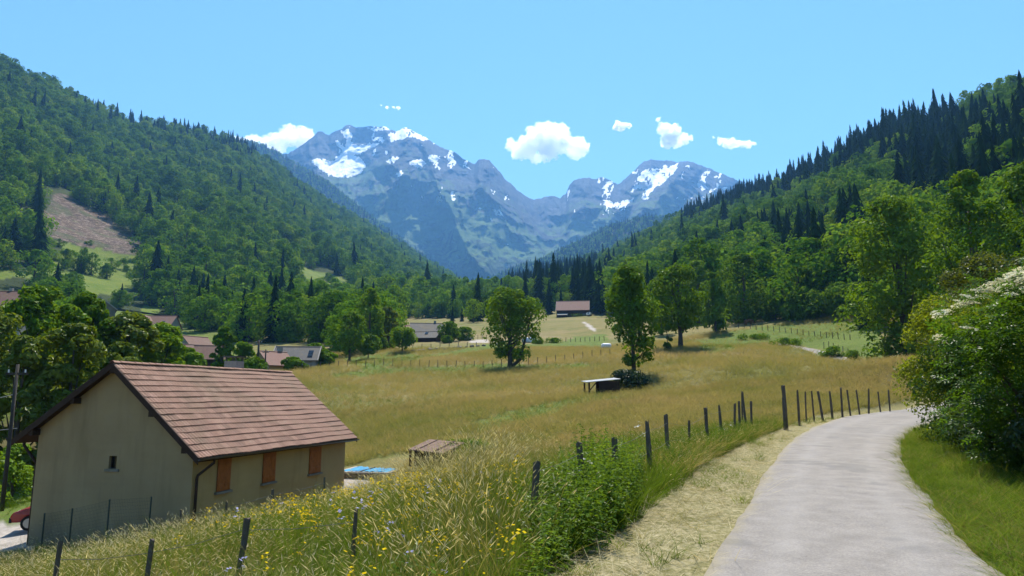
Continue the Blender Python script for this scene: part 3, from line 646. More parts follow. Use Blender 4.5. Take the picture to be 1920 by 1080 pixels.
for px, py, d, s in [(40,512,330,.55),(130,500,350,.7),(150,508,345,.8),(166,515,340,.85),(120,492,360,.6),(180,520,335,.55),(205,510,350,.5),(225,505,352,.6),(240,512,350,.5),(98,500,352,.7),(80,492,355,.7),(60,488,358,.75),(110,462,420,.4),(180,462,425,.35),(590,540,600,.7),(620,530,650,.8),(640,552,560,.7),(566,534,600,.6)]:
    # stand on the left hill: nearest surface point on that sight line
    q = PIX(P_left[:-2]); j = np.argmin(((q-np.array([px, py]))**2).sum(-1)); S = P_left[:-2].reshape(-1, 3)[j]
    for e in range(2): trees.append(np.array([[S[0]+rf.normal()*4, S[1]+rf.normal()*4, S[2]-1, 0, s, 0]]))
T_ = np.vstack(trees); T_ = T_[(T_[:, 1] > 60)]
# keep the lane and its meadow edge free
lat_, hw_, _y = lateral(T_[:, 0], T_[:, 1]); T_ = T_[(np.abs(lat_) > 9) | (T_[:, 1] > 190)]
D_ = np.linalg.norm(T_[:, :3], axis=1); Q_ = PIX(T_[:, :3])
def place_words(i):
    u, v = Q_[i]; sd = int(T_[i, 5])
    if sd == 0: return 'on the left hillside '+('above the brown felled clearing' if u < 300 and v < 380 else 'beside the felled clearing and its meadow' if u < 300 else 'below the small slanting meadow' if v > 520 else 'along the steep forest slope')
    if sd == 1:
        for lim, w in ((985, 'at the foot of the valley notch'), (1125, 'on the slope behind the long red barn'), (1225, 'on the slope above the slender field tree'), (1345, 'on the slope above the round tree on the rise'), (1480, 'on the slope above the low pasture bushes'), (1600, 'on the steep slope above the upper pasture'), (1760, 'on the steep slope above the large lane tree'), (9999, 'high above the flowering elder')):
            if u < lim: return w
    if sd == 4:
        for lim, w in ((120, 'in the wood left of the village roofs'), (240, 'in the wood behind the garden trees'), (345, 'in the wood around the dormered house'), (480, 'in the wood above the dark village roofs'), (610, 'in the wood above the grey slate house'), (700, 'in the wood left of the orchard'), (830, 'in the wood behind the old farmhouse'), (9999, 'in the wood behind the lone field tree')):
            if u < lim: return w
    return 'along the pasture edge '+('behind the round tree' if u < 1400 else 'behind the low rounded bushes' if u < 1560 else 'beside the large lane tree')
GROUPS = {0: ('on the wooded hillside left of the valley', 'hillside trees left of the valley'), 1: ('on the dark wooded hillside right of the valley', 'hillside trees right of the valley'),
          4: ('in the wood around the village roofs', 'valley trees around the village'), 5: ('along the wood edge above the upper pasture', 'trees along the wood edge')}
single = np.zeros(len(T_), bool)
for kind, quota in ((0, 250), (1, 215)):
    c = np.where((T_[:, 3] == kind) & in_view(Q_, 0) & (T_[:, 5] != 2) & (T_[:, 5] != 3))[0]
    # a coarse look at what stands in front: nearest first, keep those whose top is not covered
    occ = np.full(240, 9999.); pick = []
    for i in c[np.argsort(D_[c])]:
        h = T_[i, 4]*(15 if kind == 0 else 22)*F/D_[i]; w = max(1, int(h*.3/8)); b = int(np.clip(Q_[i, 0]/8, 0, 239)); topy = Q_[i, 1]-h
        s = slice(max(0, b-w), b+w+1)
        if topy < occ[s].min()-1 or rf.random() < .06: pick.append(i); occ[s] = np.minimum(occ[s], topy+h*.35)
        if len(pick) >= quota: break
    single[pick] = True
for i in np.where(single)[0]:
    x, y, z, k, s, side = T_[i]; grp = GROUPS[int(side)][1]; where = place_words(i)
    if k: j = int(rf.integers(4)); nm, cat, lb, ms = 'conifer_tree', 'conifer', ('tall ' if s > 1.05 else 'small ' if s < .85 else 'slim ')+'dark pointed conifer ', CNm[j]; s *= .95
    else: j = int(rf.integers(6)); nm, cat, lb, ms = 'broadleaf_tree', 'tree', ('big ' if s > 1.05 else 'small ' if s < .8 else 'rounded ')+('tall-crowned ' if j == 3 else 'bushy ' if j == 4 else 'spreading ' if j == 5 else '')+'green broadleaf tree ', BLm[j]
    plant_tree(nm, ms, lb+where, cat, (x, y, z-.3), rf.random()*6.28, s, ('conifers: ' if k else 'broadleaf: ')+grp)
for k, nm, lb, ms in ((0, 'broadleaf_forest', 'dense broadleaf forest covering hillsides and valley', BLj), (1, 'conifer_forest', 'dark conifer forest along crests and slopes', CNj)):
    m = (T_[:, 3] == k) & ~single; S = T_[m]; n = len(S)
    scatter(nm, lb, 'forest', source_coll(nm+'_source', ms), S[:, :3]-[0, 0, .4], np.column_stack([rf.normal(size=(n, 2))*.04, rf.random(n)*6.28]), np.column_stack([S[:, 4]*(.85+.3*rf.random(n)), S[:, 4]*(.85+.3*rf.random(n)), S[:, 4]*(.85+.35*rf.random(n))]), rf.integers(0, len(ms), n))
print('forest', len(T_), 'single', single.sum())
# ------------------------------------------------------------------ the house below the lane
def M_tile(nm, c1, c2, c3):
    N = NT(nm); c1, c2, c3 = [tuple(x*.76 for x in q) for q in (c1, c2, c3)]; r = N.rand(); n = N.noise(1.6, 4, N.pos()); f = N.noise(22, 4, N.pos())
    c = N.ramp(N.math('ADD', N.math('MULTIPLY', r, .42), N.math('MULTIPLY', n, .58)), [(.25, c1), (.5, c2), (.75, c3)])
    c = N.mix(.4, c, N.ramp(f, [(.35, (.65, .65, .65)), (.65, (1.3, 1.3, 1.3))]), 'MULTIPLY')
    big = N.noise(.45, 3, N.pos()); c = N.mix(N.rng(big, .5, .7, 0, .35), c, (.14, .11, .06)); c = N.mix(N.rng(N.noise(7, 4, N.pos()), .62, .7, 0, .4), c, (.24, .21, .165))
    return N.principled(c, .8, .25, N.bump(f, .3, .01))
M_TILE = M_tile('clay_roof_tile', (.23, .125, .085), (.30, .16, .108), (.36, .205, .145))
M_TILEF = M_tile('far_clay_roof', (.20, .095, .075), (.24, .12, .095), (.28, .15, .12))
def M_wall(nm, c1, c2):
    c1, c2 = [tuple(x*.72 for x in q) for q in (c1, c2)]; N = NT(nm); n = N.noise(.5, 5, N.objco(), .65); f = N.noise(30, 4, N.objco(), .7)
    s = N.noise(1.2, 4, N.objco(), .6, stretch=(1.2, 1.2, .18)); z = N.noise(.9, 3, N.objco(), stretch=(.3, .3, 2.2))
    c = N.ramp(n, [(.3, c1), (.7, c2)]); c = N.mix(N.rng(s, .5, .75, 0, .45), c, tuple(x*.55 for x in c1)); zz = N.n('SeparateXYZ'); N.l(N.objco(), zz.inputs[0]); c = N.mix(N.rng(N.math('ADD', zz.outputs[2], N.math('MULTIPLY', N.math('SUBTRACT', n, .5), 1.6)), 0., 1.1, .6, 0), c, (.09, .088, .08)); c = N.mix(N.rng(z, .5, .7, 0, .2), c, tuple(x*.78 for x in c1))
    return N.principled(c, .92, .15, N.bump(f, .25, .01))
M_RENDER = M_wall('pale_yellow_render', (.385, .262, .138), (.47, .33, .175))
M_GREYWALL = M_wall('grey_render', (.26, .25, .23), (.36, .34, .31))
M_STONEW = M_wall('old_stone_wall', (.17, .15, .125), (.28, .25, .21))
M_DARKWOOD = plain('dark_brown_wood', (.045, .022, .014), .75, .35, 4, bump=.3)
M_SHUTTER = plain('orange_brown_stained_wood', (.34, .095, .018), .55, .25, 5, .3, .2)
M_POST = plain('weathered_post_wood', (.13, .105, .082), .95, .4, 6, .1, .6)
M_GREYMET = plain('grey_zinc', (.11, .10, .095), .45, .2, 5, .5, metal=.6)
M_CONC = plain('grey_concrete', (.34, .31, .27), .9, .2, 4, .2, .2)
M_SILL = plain('concrete_sill', (.22, .19, .15), .9, .2, 4)
M_GLASS = plain('dark_window_glass', (.012, .014, .016), .08, .2, 2, .5)
M_STONE = plain('rough_field_stone', (.22, .19, .15), .95, .45, 5, .1, .5)
M_WHITE = plain('white_paint', (.78, .78, .76), .5, .05, 3)
M_GREENPOST = plain('green_grey_fence_post', (.035, .05, .042), .6, .2, 4)
M_WIRE = plain('galvanised_wire', (.13, .13, .125), .45, .1, 4, .5, metal=.7)
M_SLATE = M_tile('grey_slate_roof', (.065, .061, .058), (.085, .08, .075), (.11, .105, .098))
M_BROWNR = M_tile('brown_tile_roof', (.12, .058, .042), (.15, .075, .055), (.185, .095, .072))
TH = .256; HX, HY = -10.75, 24.0; HZ0 = -5.35
EZ, RZ, LZ = -2.136-HZ0, 1.156-HZ0, -1.643-HZ0        # heights of right eave, ridge and left eave above the floor
XR, XL, HL = -3.952, -8.16, 11.54
M_SIDEWALL = M_wall('grass_bounce_render', (.44, .29, .12), (.53, .37, .16))  # same render as the gable, light bounced off grass mixed into its colour
house = thing('house', 'cream rendered house with reddish tiled gable roof and closed brown shutters', 'house', (HX, HY, HZ0), -TH)
HM = Matrix.Translation((HX, HY, HZ0)) @ Matrix.Rotation(-TH, 4, 'Z'); HI = HM.inverted()
def hit_local(px, py, axis, val, I=HI):
    o = I @ Vector((0, 0, 0)); w = I @ Vector(W(px, py, 20.0)); d = w-o; k = (val-o[axis])/d[axis]; return o+d*k
def roof_z(x): return EZ+(-x)*(RZ-EZ)/(-XR) if x > XR else RZ-(XR-x)*(RZ-LZ)/(XR-XL)
WR, WL, GF, GB = -.45, -7.32, .32, HL-.32; TK = .16
def gable(mb, y, hole=None, flip=False):
    x0, x1 = WL, WR
    def up(x): return roof_z(x)-TK
    if hole is None: mb.quad((x0,y,-1.2),(x1,y,-1.2),(x1,y,up(x1)),(XR,y,up(XR)),(x0,y,up(x0))); return
    a, b, c, d = hole
    mb.quad((x0,y,-1.2),(a,y,-1.2),(a,y,up(a)),(x0,y,up(x0)))
    top = [(x,y,up(x)) for x in ([b, XR, a] if a < XR < b else [b, a])]
    mb.quad((a,y,-1.2),(b,y,-1.2),(b,y,c),(a,y,c)); mb.quad((a,y,d),(b,y,d),*top)
    r = [(b,y,-1.2),(x1,y,-1.2),(x1,y,up(x1))]+([(XR,y,up(XR))] if b < XR else [])+[(b,y,up(b))]; mb.quad(*r)
    e = .2
    mb.quad((a,y,c),(b,y,c),(b,y+e,c),(a,y+e,c)); mb.quad((a,y,d),(a,y+e,d),(b,y+e,d),(b,y,d)); mb.quad((a,y,c),(a,y+e,c),(a,y+e,d),(a,y,d)); mb.quad((b,y,c),(b,y,d),(b,y+e,d),(b,y+e,c))
p0 = hit_local(203, 879, 1, GF); p1 = hit_local(219.5, 855, 1, GF); WH = (p0.x, p1.x, p0.z, p1.z)
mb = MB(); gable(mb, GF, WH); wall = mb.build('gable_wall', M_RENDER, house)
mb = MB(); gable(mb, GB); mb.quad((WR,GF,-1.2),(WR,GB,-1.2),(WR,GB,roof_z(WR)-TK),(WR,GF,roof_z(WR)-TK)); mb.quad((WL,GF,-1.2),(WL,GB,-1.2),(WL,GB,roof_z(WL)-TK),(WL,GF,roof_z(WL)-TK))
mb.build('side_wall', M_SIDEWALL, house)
win = MB().box((WH[0]-.12, GF-.06, WH[2]-.09), (WH[1]+.14, GF+.10, WH[2]-.002)).build('window', M_SILL, house)
MB().box((WH[0]+.003, GF+.14, WH[2]+.003), (WH[1]-.003, GF+.16, WH[3]-.003)).build('pane', M_GLASS, win)
mb = MB(); fx = .035
for a_, b_ in (((WH[0]+.004, WH[2]+.004), (WH[0]+fx, WH[3]-.004)), ((WH[1]-fx, WH[2]+.004), (WH[1]-.004, WH[3]-.004)), ((WH[0]+fx, WH[2]+.004), (WH[1]-fx, WH[2]+fx)), ((WH[0]+fx, WH[3]-fx), (WH[1]-fx, WH[3]-.004))):
    mb.box((a_[0], GF+.10, a_[1]), (b_[0], GF+.139, b_[1]))
mb.build('frame', M_DARKWOOD, win)
# shutters: two plank leaves each, sill below
for x0, y0, x1, y1 in ((404.5, 862, 432.5, 917.5), (490.5, 850, 516.5, 902.5), (578, 838.5, 601.5, 886.5)):
    A = hit_local(x0, y1, 0, WR); B = hit_local(x1, y0, 0, WR); C = hit_local((x0+x1)/2, (y0+y1)/2, 0, WR)
    ya, yb = A.y, B.y; zc = C.z; hh = .58
    s = MB().box((WR+.012, ya+.02, zc-hh), (WR+.022, yb-.02, zc+hh)).build('shutter', M_SHUTTER, house)
    n = 8; wd = (yb-ya)/n
    for i in range(n):
        g = .012 if i == 4 else .004
        MB().box((WR+.023, ya+i*wd+g, zc-hh), (WR+.047+.004*(i % 2), ya+(i+1)*wd-.004, zc+hh)).build('plank', M_SHUTTER, s)
    for z in (-.36, .36):
        for (u, v) in ((.04, .47), (.53, .96)): MB().box((WR+.053, ya+(yb-ya)*u, zc+z-.045), (WR+.072, ya+(yb-ya)*v, zc+z+.045)).build('batten', M_SHUTTER, s)
    MB().box((WR-.05, ya-.08, zc-hh-.09), (WR+.11, yb+.08, zc-hh-.012)).build('sill', M_SILL, house)
# roof deck, tiles, verge boards, gutter
mb = MB()
for xa, xb, za, zb in ((0, XR, EZ, RZ), (XL, XR, LZ, RZ)):
    V = [(xa, 0, za-.05), (xa, HL, za-.05), (xb, HL, zb-.05), (xb, 0, zb-.05)]; V2 = [(v[0], v[1], v[2]-.11) for v in V]
    mb.add(V+V2, [(0,1,2,3), (7,6,5,4), (0,4,5,1), (1,5,6,2), (2,6,7,3), (3,7,4,0)])
roof = mb.build('roof', M_DARKWOOD, house)
NROW, NCOL = 16, 35; sl_ = math.hypot(XR, RZ-EZ); ex = sl_/NROW; tw = HL/NCOL; ang = math.atan2(RZ-EZ, -XR)
def tile_mesh():
    prof = [(0, .0), (.12, .030), (.30, .034), (.42, .008), (.56, .006), (.68, .030), (.88, .032), (1.0, .004)]; V = []; Fs = []
    for u, z in prof: V += [(0, u*tw*.998, z+.030), (-(ex+.06), u*tw*.998, z-.008), (0, u*tw*.998, z-.006)]
    for i in range(len(prof)-1): a = 3*i; Fs += [(a, a+1, a+4, a+3), (a, a+3, a+5, a+2)]
    mb = MB(); mb.add(V, Fs); return mb.mesh('roof_tile', M_TILE)
tmesh = tile_mesh(); tv = np.array([v.co for v in tmesh.vertices]); tf = np.array([list(p.vertices) for p in tmesh.polygons])
rows = []; rt = random.Random(3)
for r in range(NROW):
    for c in range(NCOL):
        u = r*ex; x = -u*math.cos(ang)+.02; z = EZ+u*math.sin(ang)-.03; y = c*tw
        w = HM @ Vector((x, y, z)); rows.append((w.length, x, y+.004*rt.uniform(-1, 1), z+.010*rt.uniform(-1, 1)+.012*math.sin(c*.5+r), rt.uniform(-.012, .012)))
rows.sort()
RT = Matrix.Rotation(ang, 4, 'Y'); rest = []
for k, (_, x, y, z, yaw) in enumerate(rows):
    M = Matrix.Translation((x, y, z)) @ RT @ Matrix.Rotation(yaw, 4, 'Z')
    if k < 300: o = link('roof_tile', tmesh, roof); o.matrix_local = M
    else: rest.append(tv @ np.array(M.to_3x3()).T+np.array(M.translation))
o = link('upper_roof_tiles', mesh_np('upper_roof_tiles', np.vstack(rest), (tf[None]+(np.arange(len(rest))*len(tv))[:, None, None]).reshape(-1, 4), [M_TILE]), roof); o['kind'] = 'stuff'
# the other slope, seen from nowhere in the photo, still carries rows of tiles in one piece
rest = []; sl2 = math.hypot(XL-XR, RZ-LZ); n2 = int(sl2/ex); a2 = math.atan2(RZ-LZ, XR-XL)
for r in range(n2+1):
    for c in range(NCOL):
        u = r*ex*.985; M = Matrix.Translation((XL+u*math.cos(a2)-.02, c*tw, LZ+u*math.sin(a2)-.03)) @ Matrix.Rotation(-a2, 4, 'Y') @ Matrix.Scale(-1, 4, (1, 0, 0)); rest.append(tv @ np.array(M.to_3x3()).T+np.array(M.translation))
o = link('back_roof_tiles', mesh_np('back_roof_tiles', np.vstack(rest), (tf[None]+(np.arange(len(rest))*len(tv))[:, None, None]).reshape(-1, 4), [M_TILE]), roof); o['kind'] = 'stuff'
mb = MB(); n = 7
for t in (0, 1): pass
for i in range(8):
    a = -1.15+2.3*i/7; mb.V += [(math.sin(a)*.13, 0, math.cos(a)*.13), (math.sin(a)*.115, .36, math.cos(a)*.115)]
mb.F = [(2*i, 2*i+2, 2*i+3, 2*i+1) for i in range(7)]; rm = mb.mesh('ridge_tile', M_TILE)
for i in range(34):
    o = link('ridge_tile', rm, roof, (XR, -.02+i*.342, RZ-.055+.012*rt.random()), (0, rt.uniform(-.04, .04), 0))
for xa, xb, za, zb, nm in ((0.02, XR, EZ, RZ, 'verge_board'), (XL-.02, XR, LZ, RZ, 'verge_board')):
    for y in (-.035, HL+.005):
        MB().add([(xa,y,za-.24),(xb,y,zb-.24),(xb,y,zb+.012),(xa,y,za+.012),(xa,y+.03,za-.24),(xb,y+.03,zb-.24),(xb,y+.03,zb+.012),(xa,y+.03,za+.012)], [(0,1,2,3),(7,6,5,4),(0,4,5,1),(1,5,6,2),(2,6,7,3),(3,7,4,0)]).build(nm, M_DARKWOOD, house)
for x in (-.62, -2.1, XR, -5.6, -7.35):
    z = roof_z(x)-.17; MB().box((x-.09, .0, z-.22), (x+.09, GF-.003, z)).build('purlin_end', M_DARKWOOD, house)
# half-round gutter with brackets and downpipe
mb = MB()
pr = [(.075*math.cos(a), .075*math.sin(a)) for a in np.linspace(math.pi, 2*math.pi, 7)]
gz = EZ-.03
for i in range(6):
    (xa, za), (xb, zb) = pr[i], pr[i+1]
    mb.quad((.07+xa, -.05, gz+za), (.07+xa, HL+.05, gz+za-.03), (.07+xb, HL+.05, gz+zb-.03), (.07+xb, -.05, gz+zb))
    mb.quad((.07+xa*.93, -.05, gz+za*.93), (.07+xb*.93, -.05, gz+zb*.93), (.07+xb*.93, HL+.05, gz+zb*.93-.03), (.07+xa*.93, HL+.05, gz+za*.93-.03))
gut = mb.build('gutter', M_GREYMET, house)
MB().tube([(.07, .75, gz-.07), (.07, .75, gz-.2), (WR+.09, .5, gz-.62), (WR+.09, .46, gz-.75), (WR+.09, .46, -.9)], .05, 8).build('downpipe', M_DARKWOOD, house, True)
MB().tube([(XL-.03, .5, LZ-.1), (XL-.03, .5, LZ-.25), (WL-.09, .42, LZ-.9), (WL-.09, .42, -.9)], .055, 8).build('downpipe', M_DARKWOOD, house, True)
# chimney behind the ridge
cp = W(440, 668, 33.2); lc = HI @ Vector(cp)
ch = MB().box((lc.x-.33, lc.y-.3, RZ-1.0), (lc.x+.33, lc.y+.3, lc.z-.24)).build('chimney', M_CONC, house)
mb = MB()
for sx in (-.27, .27):
    for sy in (-.24, .24): mb.box((lc.x+sx-.03, lc.y+sy-.03, lc.z-.238), (lc.x+sx+.03, lc.y+sy+.03, lc.z-.062))
mb.build('cap_support', M_GREYMET, ch)
MB().box((lc.x-.40, lc.y-.36, lc.z-.06), (lc.x+.40, lc.y+.36, lc.z)).build('cap', M_GREYMET, ch)

# ------------------------------------------------------------------ red car beside the far wall, mesh fence, pool, shed
M_RED = plain('red_car_paint', (.30, .016, .014), .25, .08, 2, .5)
M_RUB = plain('black_rubber', (.018, .018, .018), .85, .2, 6)
M_ALU = plain('grey_wheel_rim', (.35, .35, .36), .35, .1, 5, .5, metal=.8)
def red_car():
    c = on(22, 29.2); cz = float(height(np.array([c.x+1.9]), np.array([29.6]))[0])
    t = thing('parked_car', 'red hatchback nosing out behind the far corner of the house', 'car', (c.x+.05, 29.3, cz), .28)
    # side outline, nose at x=0
    prof = [(0.02,.30),(0,.55),(.10,.70),(.55,.86),(1.05,.95),(1.75,1.40),(2.3,1.47),(3.1,1.44),(3.62,1.05),(3.75,.90),(3.78,.40),(3.70,.28)]
    wv = [.62,.70,.74,.80,.82,.62,.60,.62,.72,.80,.78,.74]; V = []; 
    for s in (-1, 1): V += [(x, s*w, z) for (x, z), w in zip(prof, wv)]
    n = len(prof); Fs = [tuple(range(n)), tuple(range(n, 2*n))[::-1]]+[(i, (i+1) % n, n+(i+1) % n, n+i) for i in range(n)]
    b = MB().add(V, Fs).mesh('body', M_RED); o = link('body', b, t); md = o.modifiers.new('edge', 'BEVEL'); md.width = .05; md.segments = 2
    for s in (-1, 1):
        MB().add([(1.22, s*.80, .98), (1.80, s*.655, 1.36), (3.0, s*.655, 1.38), (3.35, s*.76, 1.02)], [(0,1,2,3)]).build('side_window', M_GLASS, t)
        MB().add([(.06, s*.62, .62), (.06, s*.44, .60), (.30, s*.46, .76), (.36, s*.69, .775)], [(0,1,2,3)]).build('headlight', M_WHITE, t, loc=(0, s*.03, .035))
        for x in (.72, 3.05):
            w = MB().tube([(x, s*.66, .29), (x, s*.83, .29)], .29, 18).build('wheel', M_RUB, t); MB().tube([(x, s*.80, .29), (x, s*.845, .29)], .19, 14).build('rim', M_ALU, w)
    MB().add([(1.02,-.68,.985),(1.02,.68,.985),(1.70,.56,1.40),(1.70,-.56,1.40)], [(0,1,2,3)]).build('windscreen', M_GLASS, t, loc=(-.02, 0, .02))
    MB().box((-.03, -.66, .30), (.06, .66, .50)).build('bumper', M_RUB, t)
red_car()
def mesh_fence():
    P = [Vector(W(px, py, d)) for px, py, d in ((84, 962, 22.2), (136, 953, 21.8), (206, 936, 21.2), (284, 931, 20.8))]
    t = thing('mesh_fence', 'low dark wire mesh fence standing before the shaded gable wall', 'fence', (P[0].x, P[0].y, P[0].z-1.0))
    o = Vector(t.location); L = [p-o for p in P]
    for p in L: MB().tube([(p.x, p.y, p.z-1.7), (p.x, p.y, p.z)], .025, 6).build('post', M_GREENPOST, t)
    mb = MB(); m = plain('green_mesh_wire', (.03, .045, .04), .6, .1, 4)
    for a, b in zip(L[:-1], L[1:]):
        n = int((b-a).length/.06)
        for k in range(12): mb.bar(a-Vector((0, 0, .03+k*.1)), b-Vector((0, 0, .03+k*.1)), .003)
        for i in range(1, n): q = a.lerp(b, i/n); mb.bar(q-Vector((0, 0, .03)), q-Vector((0, 0, 1.3)), .003)
    mb.build('wire_mesh', m, t)['kind'] = 'stuff'
mesh_fence()
def pool():
    A = Vector(W(633, 884, 36.5)); B = Vector(W(728, 887.5, 36.0)); B.z = A.z; u = (B-A).normalized(); v = Vector((-u.y, u.x, 0)); L = (B-A).length; D = 4.6; zt = .62
    t = thing('swimming_pool', 'raised swimming pool under a blue cover with stone sides', 'pool', (A.x, A.y, A.z-zt), math.atan2(u.y, u.x))
    M = Matrix.Identity(4)
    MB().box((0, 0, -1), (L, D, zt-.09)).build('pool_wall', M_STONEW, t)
    N = NT('blue_pool_cover'); n = N.noise(1.4, 4, N.objco()); mc = N.principled(N.ramp(n, [(.3, (.010, .12, .26)), (.7, (.03, .25, .40))]), .5, .2, N.bump(n, .6, .2))
    k = 24; V = []; rr = np.random.default_rng(4)
    for j in range(13):
        for i in range(k+1): V.append((.12+(L-.24)*i/k, .12+(D-.24)*j/12, zt-.01+.05*rr.random()))
    Fq = grid_faces(13, k+1); link('pool_cover', mesh_np('pool_cover', V, Fq, [mc], smooth=True), t)
    for lo, hi in (((-.12,-.12,zt-.088),(L+.12,.115,zt)), ((-.12,D-.115,zt-.088),(L+.12,D+.12,zt)), ((-.12,.117,zt-.088),(.115,D-.117,zt)), ((L-.115,.117,zt-.088),(L+.12,D-.117,zt))):
        MB().box(lo, hi).build('coping', M_CONC, t)
    for i in (.45,): MB().box((L*i-.04, .1, zt-.02), (L*i+.05, D-.1, zt+.045)).build('strap', M_RUB, t)
    mb = MB(); rs = random.Random(5)
    for r in range(4):
        x = 0
        while x < L:
            w = rs.uniform(.18, .42); h = .13
            mb.box((x+.008, -.07-rs.random()*.06, zt-.24-r*h+.006), (min(L, x+w)-.008, -.003, zt-.11-r*h-.008)); x += w
    for r in range(4):
        y = .1
        while y < D: w = rs.uniform(.18, .42); mb.box((L+.003, y+.008, zt-.24-r*.13+.006), (L+.07+rs.random()*.05, y+w-.008, zt-.11-r*.13-.008)); y += w
    mb.build('stone_cladding', M_STONE, t)['kind'] = 'stuff'
pool()
def garden_shed():
    A = Vector(W(772, 842, 36)); B = Vector(W(832, 857, 34.2)); C = Vector(W(782, 822, 37.4))
    g = float(height(np.array([A.x+.8]), np.array([A.y]))[0]); u = (B-A); u.z = 0; L = u.length; u.normalize()
    t = thing('garden_shed', 'small dark wooden shed with brown sloping roof beside the pool', 'shed', (A.x, A.y, g-.2), math.atan2(u.y, u.x))
    z = A.z-g+.2; D = 1.15; up = .38
    MB().box((.1, .1, 0), (.14, D-.1, z+.1)).build('end_wall', M_DARKWOOD, t); MB().box((L-.14, .1, 0), (L-.1, D-.1, z+.1)).build('end_wall', M_DARKWOOD, t); MB().box((.1, D-.14, 0), (L-.1, D-.1, z+.35)).build('back_wall', M_DARKWOOD, t)
    n = 9
    for i in range(n): MB().box((.145+(L-.3)*i/n, .1, 0), (.145+(L-.3)*(i+1)/n-.012, .13, z-.06)).build('plank', M_DARKWOOD, t)
    M_br = plain('brown_felt_roof', (.20, .13, .095), .9, .25, 3, bump=.3)
    rf_ = MB().add([(-.1,-.15,z-.06),(L+.1,-.15,z-.10),(L+.1,D+.1,z+up-.04),(-.1,D+.1,z+up),(-.1,-.15,z),(L+.1,-.15,z-.04),(L+.1,D+.1,z+up+.02),(-.1,D+.1,z+up+.06)], [(0,1,2,3),(7,6,5,4),(0,4,5,1),(1,5,6,2),(2,6,7,3),(3,7,4,0)]).build('roof', M_br, t)
    for i in (1, 4): x = -.1+(L+.2)*(i+.5)/6; MB().add([(x-.02,-.16,z+.003-.02),(x+.02,-.16,z+.003-.02),(x+.02,D+.1,z+up+.06),(x-.02,D+.1,z+up+.06),(x-.02,-.16,z+.03),(x+.02,-.16,z+.03),(x+.02,D+.1,z+up+.09),(x-.02,D+.1,z+up+.09)], [(0,1,2,3),(7,6,5,4),(0,4,5,1),(1,5,6,2),(2,6,7,3),(3,7,4,0)]).build('roof_batten', M_br, rf_)
    MB().box((-.02, -.14, 0), (.07, -.05, z-.07)).build('corner_post', M_DARKWOOD, t)
garden_shed()

# ------------------------------------------------------------------ village houses, farm, barn
def cottage(name, label, px, ridge_py, d, L, w, rise, yaw, wall, roofm, wh=None, chim=None, skylights=(), windows=(), dormer=False, barge=None, cat='house'):
    """ridge along local x, centred over photo column px; ridge height from the photo"""
    R = Vector(W(px, ridge_py, d)); g = float(height(np.array([R.x]), np.array([R.y]))[0])
    wh_ = R.z-rise-g if wh is None else wh
    t = thing(name, label, cat, (R.x, R.y, R.z-rise-wh_), yaw)
    h = wh_; ov = .4; k = rise/w
    mb = MB(); x0, x1 = -L/2, L/2; ws = w-.35; zt = h+rise-k*ws-.12
    for x in (x0+.3, x1-.3): mb.quad((x,-ws,-2),(x,ws,-2),(x,ws,zt),(x,0,h+rise-.12),(x,-ws,zt))
    for s in (-1, 1): mb.quad((x0+.3,s*ws,-2),(x1-.3,s*ws,-2),(x1-.3,s*ws,zt),(x0+.3,s*ws,zt))
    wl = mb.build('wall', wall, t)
    mb = MB()
    for s in (-1, 1):
        V = [(x0,s*w,h),(x1,s*w,h),(x1,0,h+rise),(x0,0,h+rise)]; V += [(a, b, c-.14) for a, b, c in V]
        mb.add(V, [(0,1,2,3),(7,6,5,4),(0,4,5,1),(1,5,6,2),(2,6,7,3),(3,7,4,0)])
    rf_ = mb.build('roof', roofm, t)
    MB().tube([(x0-.05,0,h+rise-.02),(x1+.05,0,h+rise-.02)], .12, 6).build('ridge', roofm, rf_)
    if barge:
        for x in (x0-.06, x1+.06):
            for s in (-1, 1): MB().bar((x, s*(w+.05), h+.02-.05), (x, 0, h+rise+.02), .14, .26).build('barge_board', barge, rf_)
    if chim is not None:
        cx, cy = chim; c = MB().box((cx-.35,cy-.35,h+rise-1.4),(cx+.35,cy+.35,h+rise+.75)).build('chimney', M_CONC, rf_)
    for sx, sv in skylights:
        c = Matrix.Translation((sx, -w*(1-sv), h+rise*sv+.06)) @ Matrix.Rotation(math.atan2(rise, w), 4, 'X'); MB().box((-.4,-.55,-.05),(.4,.55,.06), c).build('skylight', M_GLASS, rf_)
    for wx, wz, ww, hh2 in windows:
        o = MB().box((wx-ww/2-.09,-ws-.07,h+wz-.09),(wx+ww/2+.09,-ws-.004,h+wz+hh2+.09)).build('window', M_WHITE if ww < 1.4 else M_DARKWOOD, t); MB().box((wx-ww/2,-ws-.09,h+wz),(wx+ww/2,-ws-.072,h+wz+hh2)).build('pane', M_GLASS, o)
    if dormer:
        dx = dormer; dw, dl = 1.5, 2.0; zb = h+rise*.25; y0 = -w*.78
        dm = MB().add([(dx-dw,y0,zb-.6),(dx+dw,y0,zb-.6),(dx+dw,y0,zb+1.0),(dx,y0,zb+2.3),(dx-dw,y0,zb+1.0),(dx-dw,0,zb+.6),(dx+dw,0,zb+.6),(dx+dw,0,zb+1.0),(dx,0,zb+2.3),(dx-dw,0,zb+1.0)], [(0,1,2,3,4),(0,4,9,5),(1,6,7,2),(5,9,8,7,6)]).build('dormer', M_DARKWOOD, rf_)
        for s in (-1, 1): MB().add([(dx+s*(dw+.3),y0-.4,zb+.80),(dx,y0-.4,zb+2.42),(dx,0,zb+2.42),(dx+s*(dw+.3),0,zb+.80),(dx+s*(dw+.3),y0-.4,zb+.68),(dx,y0-.4,zb+2.30),(dx,0,zb+2.30),(dx+s*(dw+.3),0,zb+.68)], [(0,1,2,3),(7,6,5,4),(0,4,5,1),(1,5,6,2),(2,6,7,3),(3,7,4,0)]).build('dormer_roof', M_BROWNR, rf_)
    return t
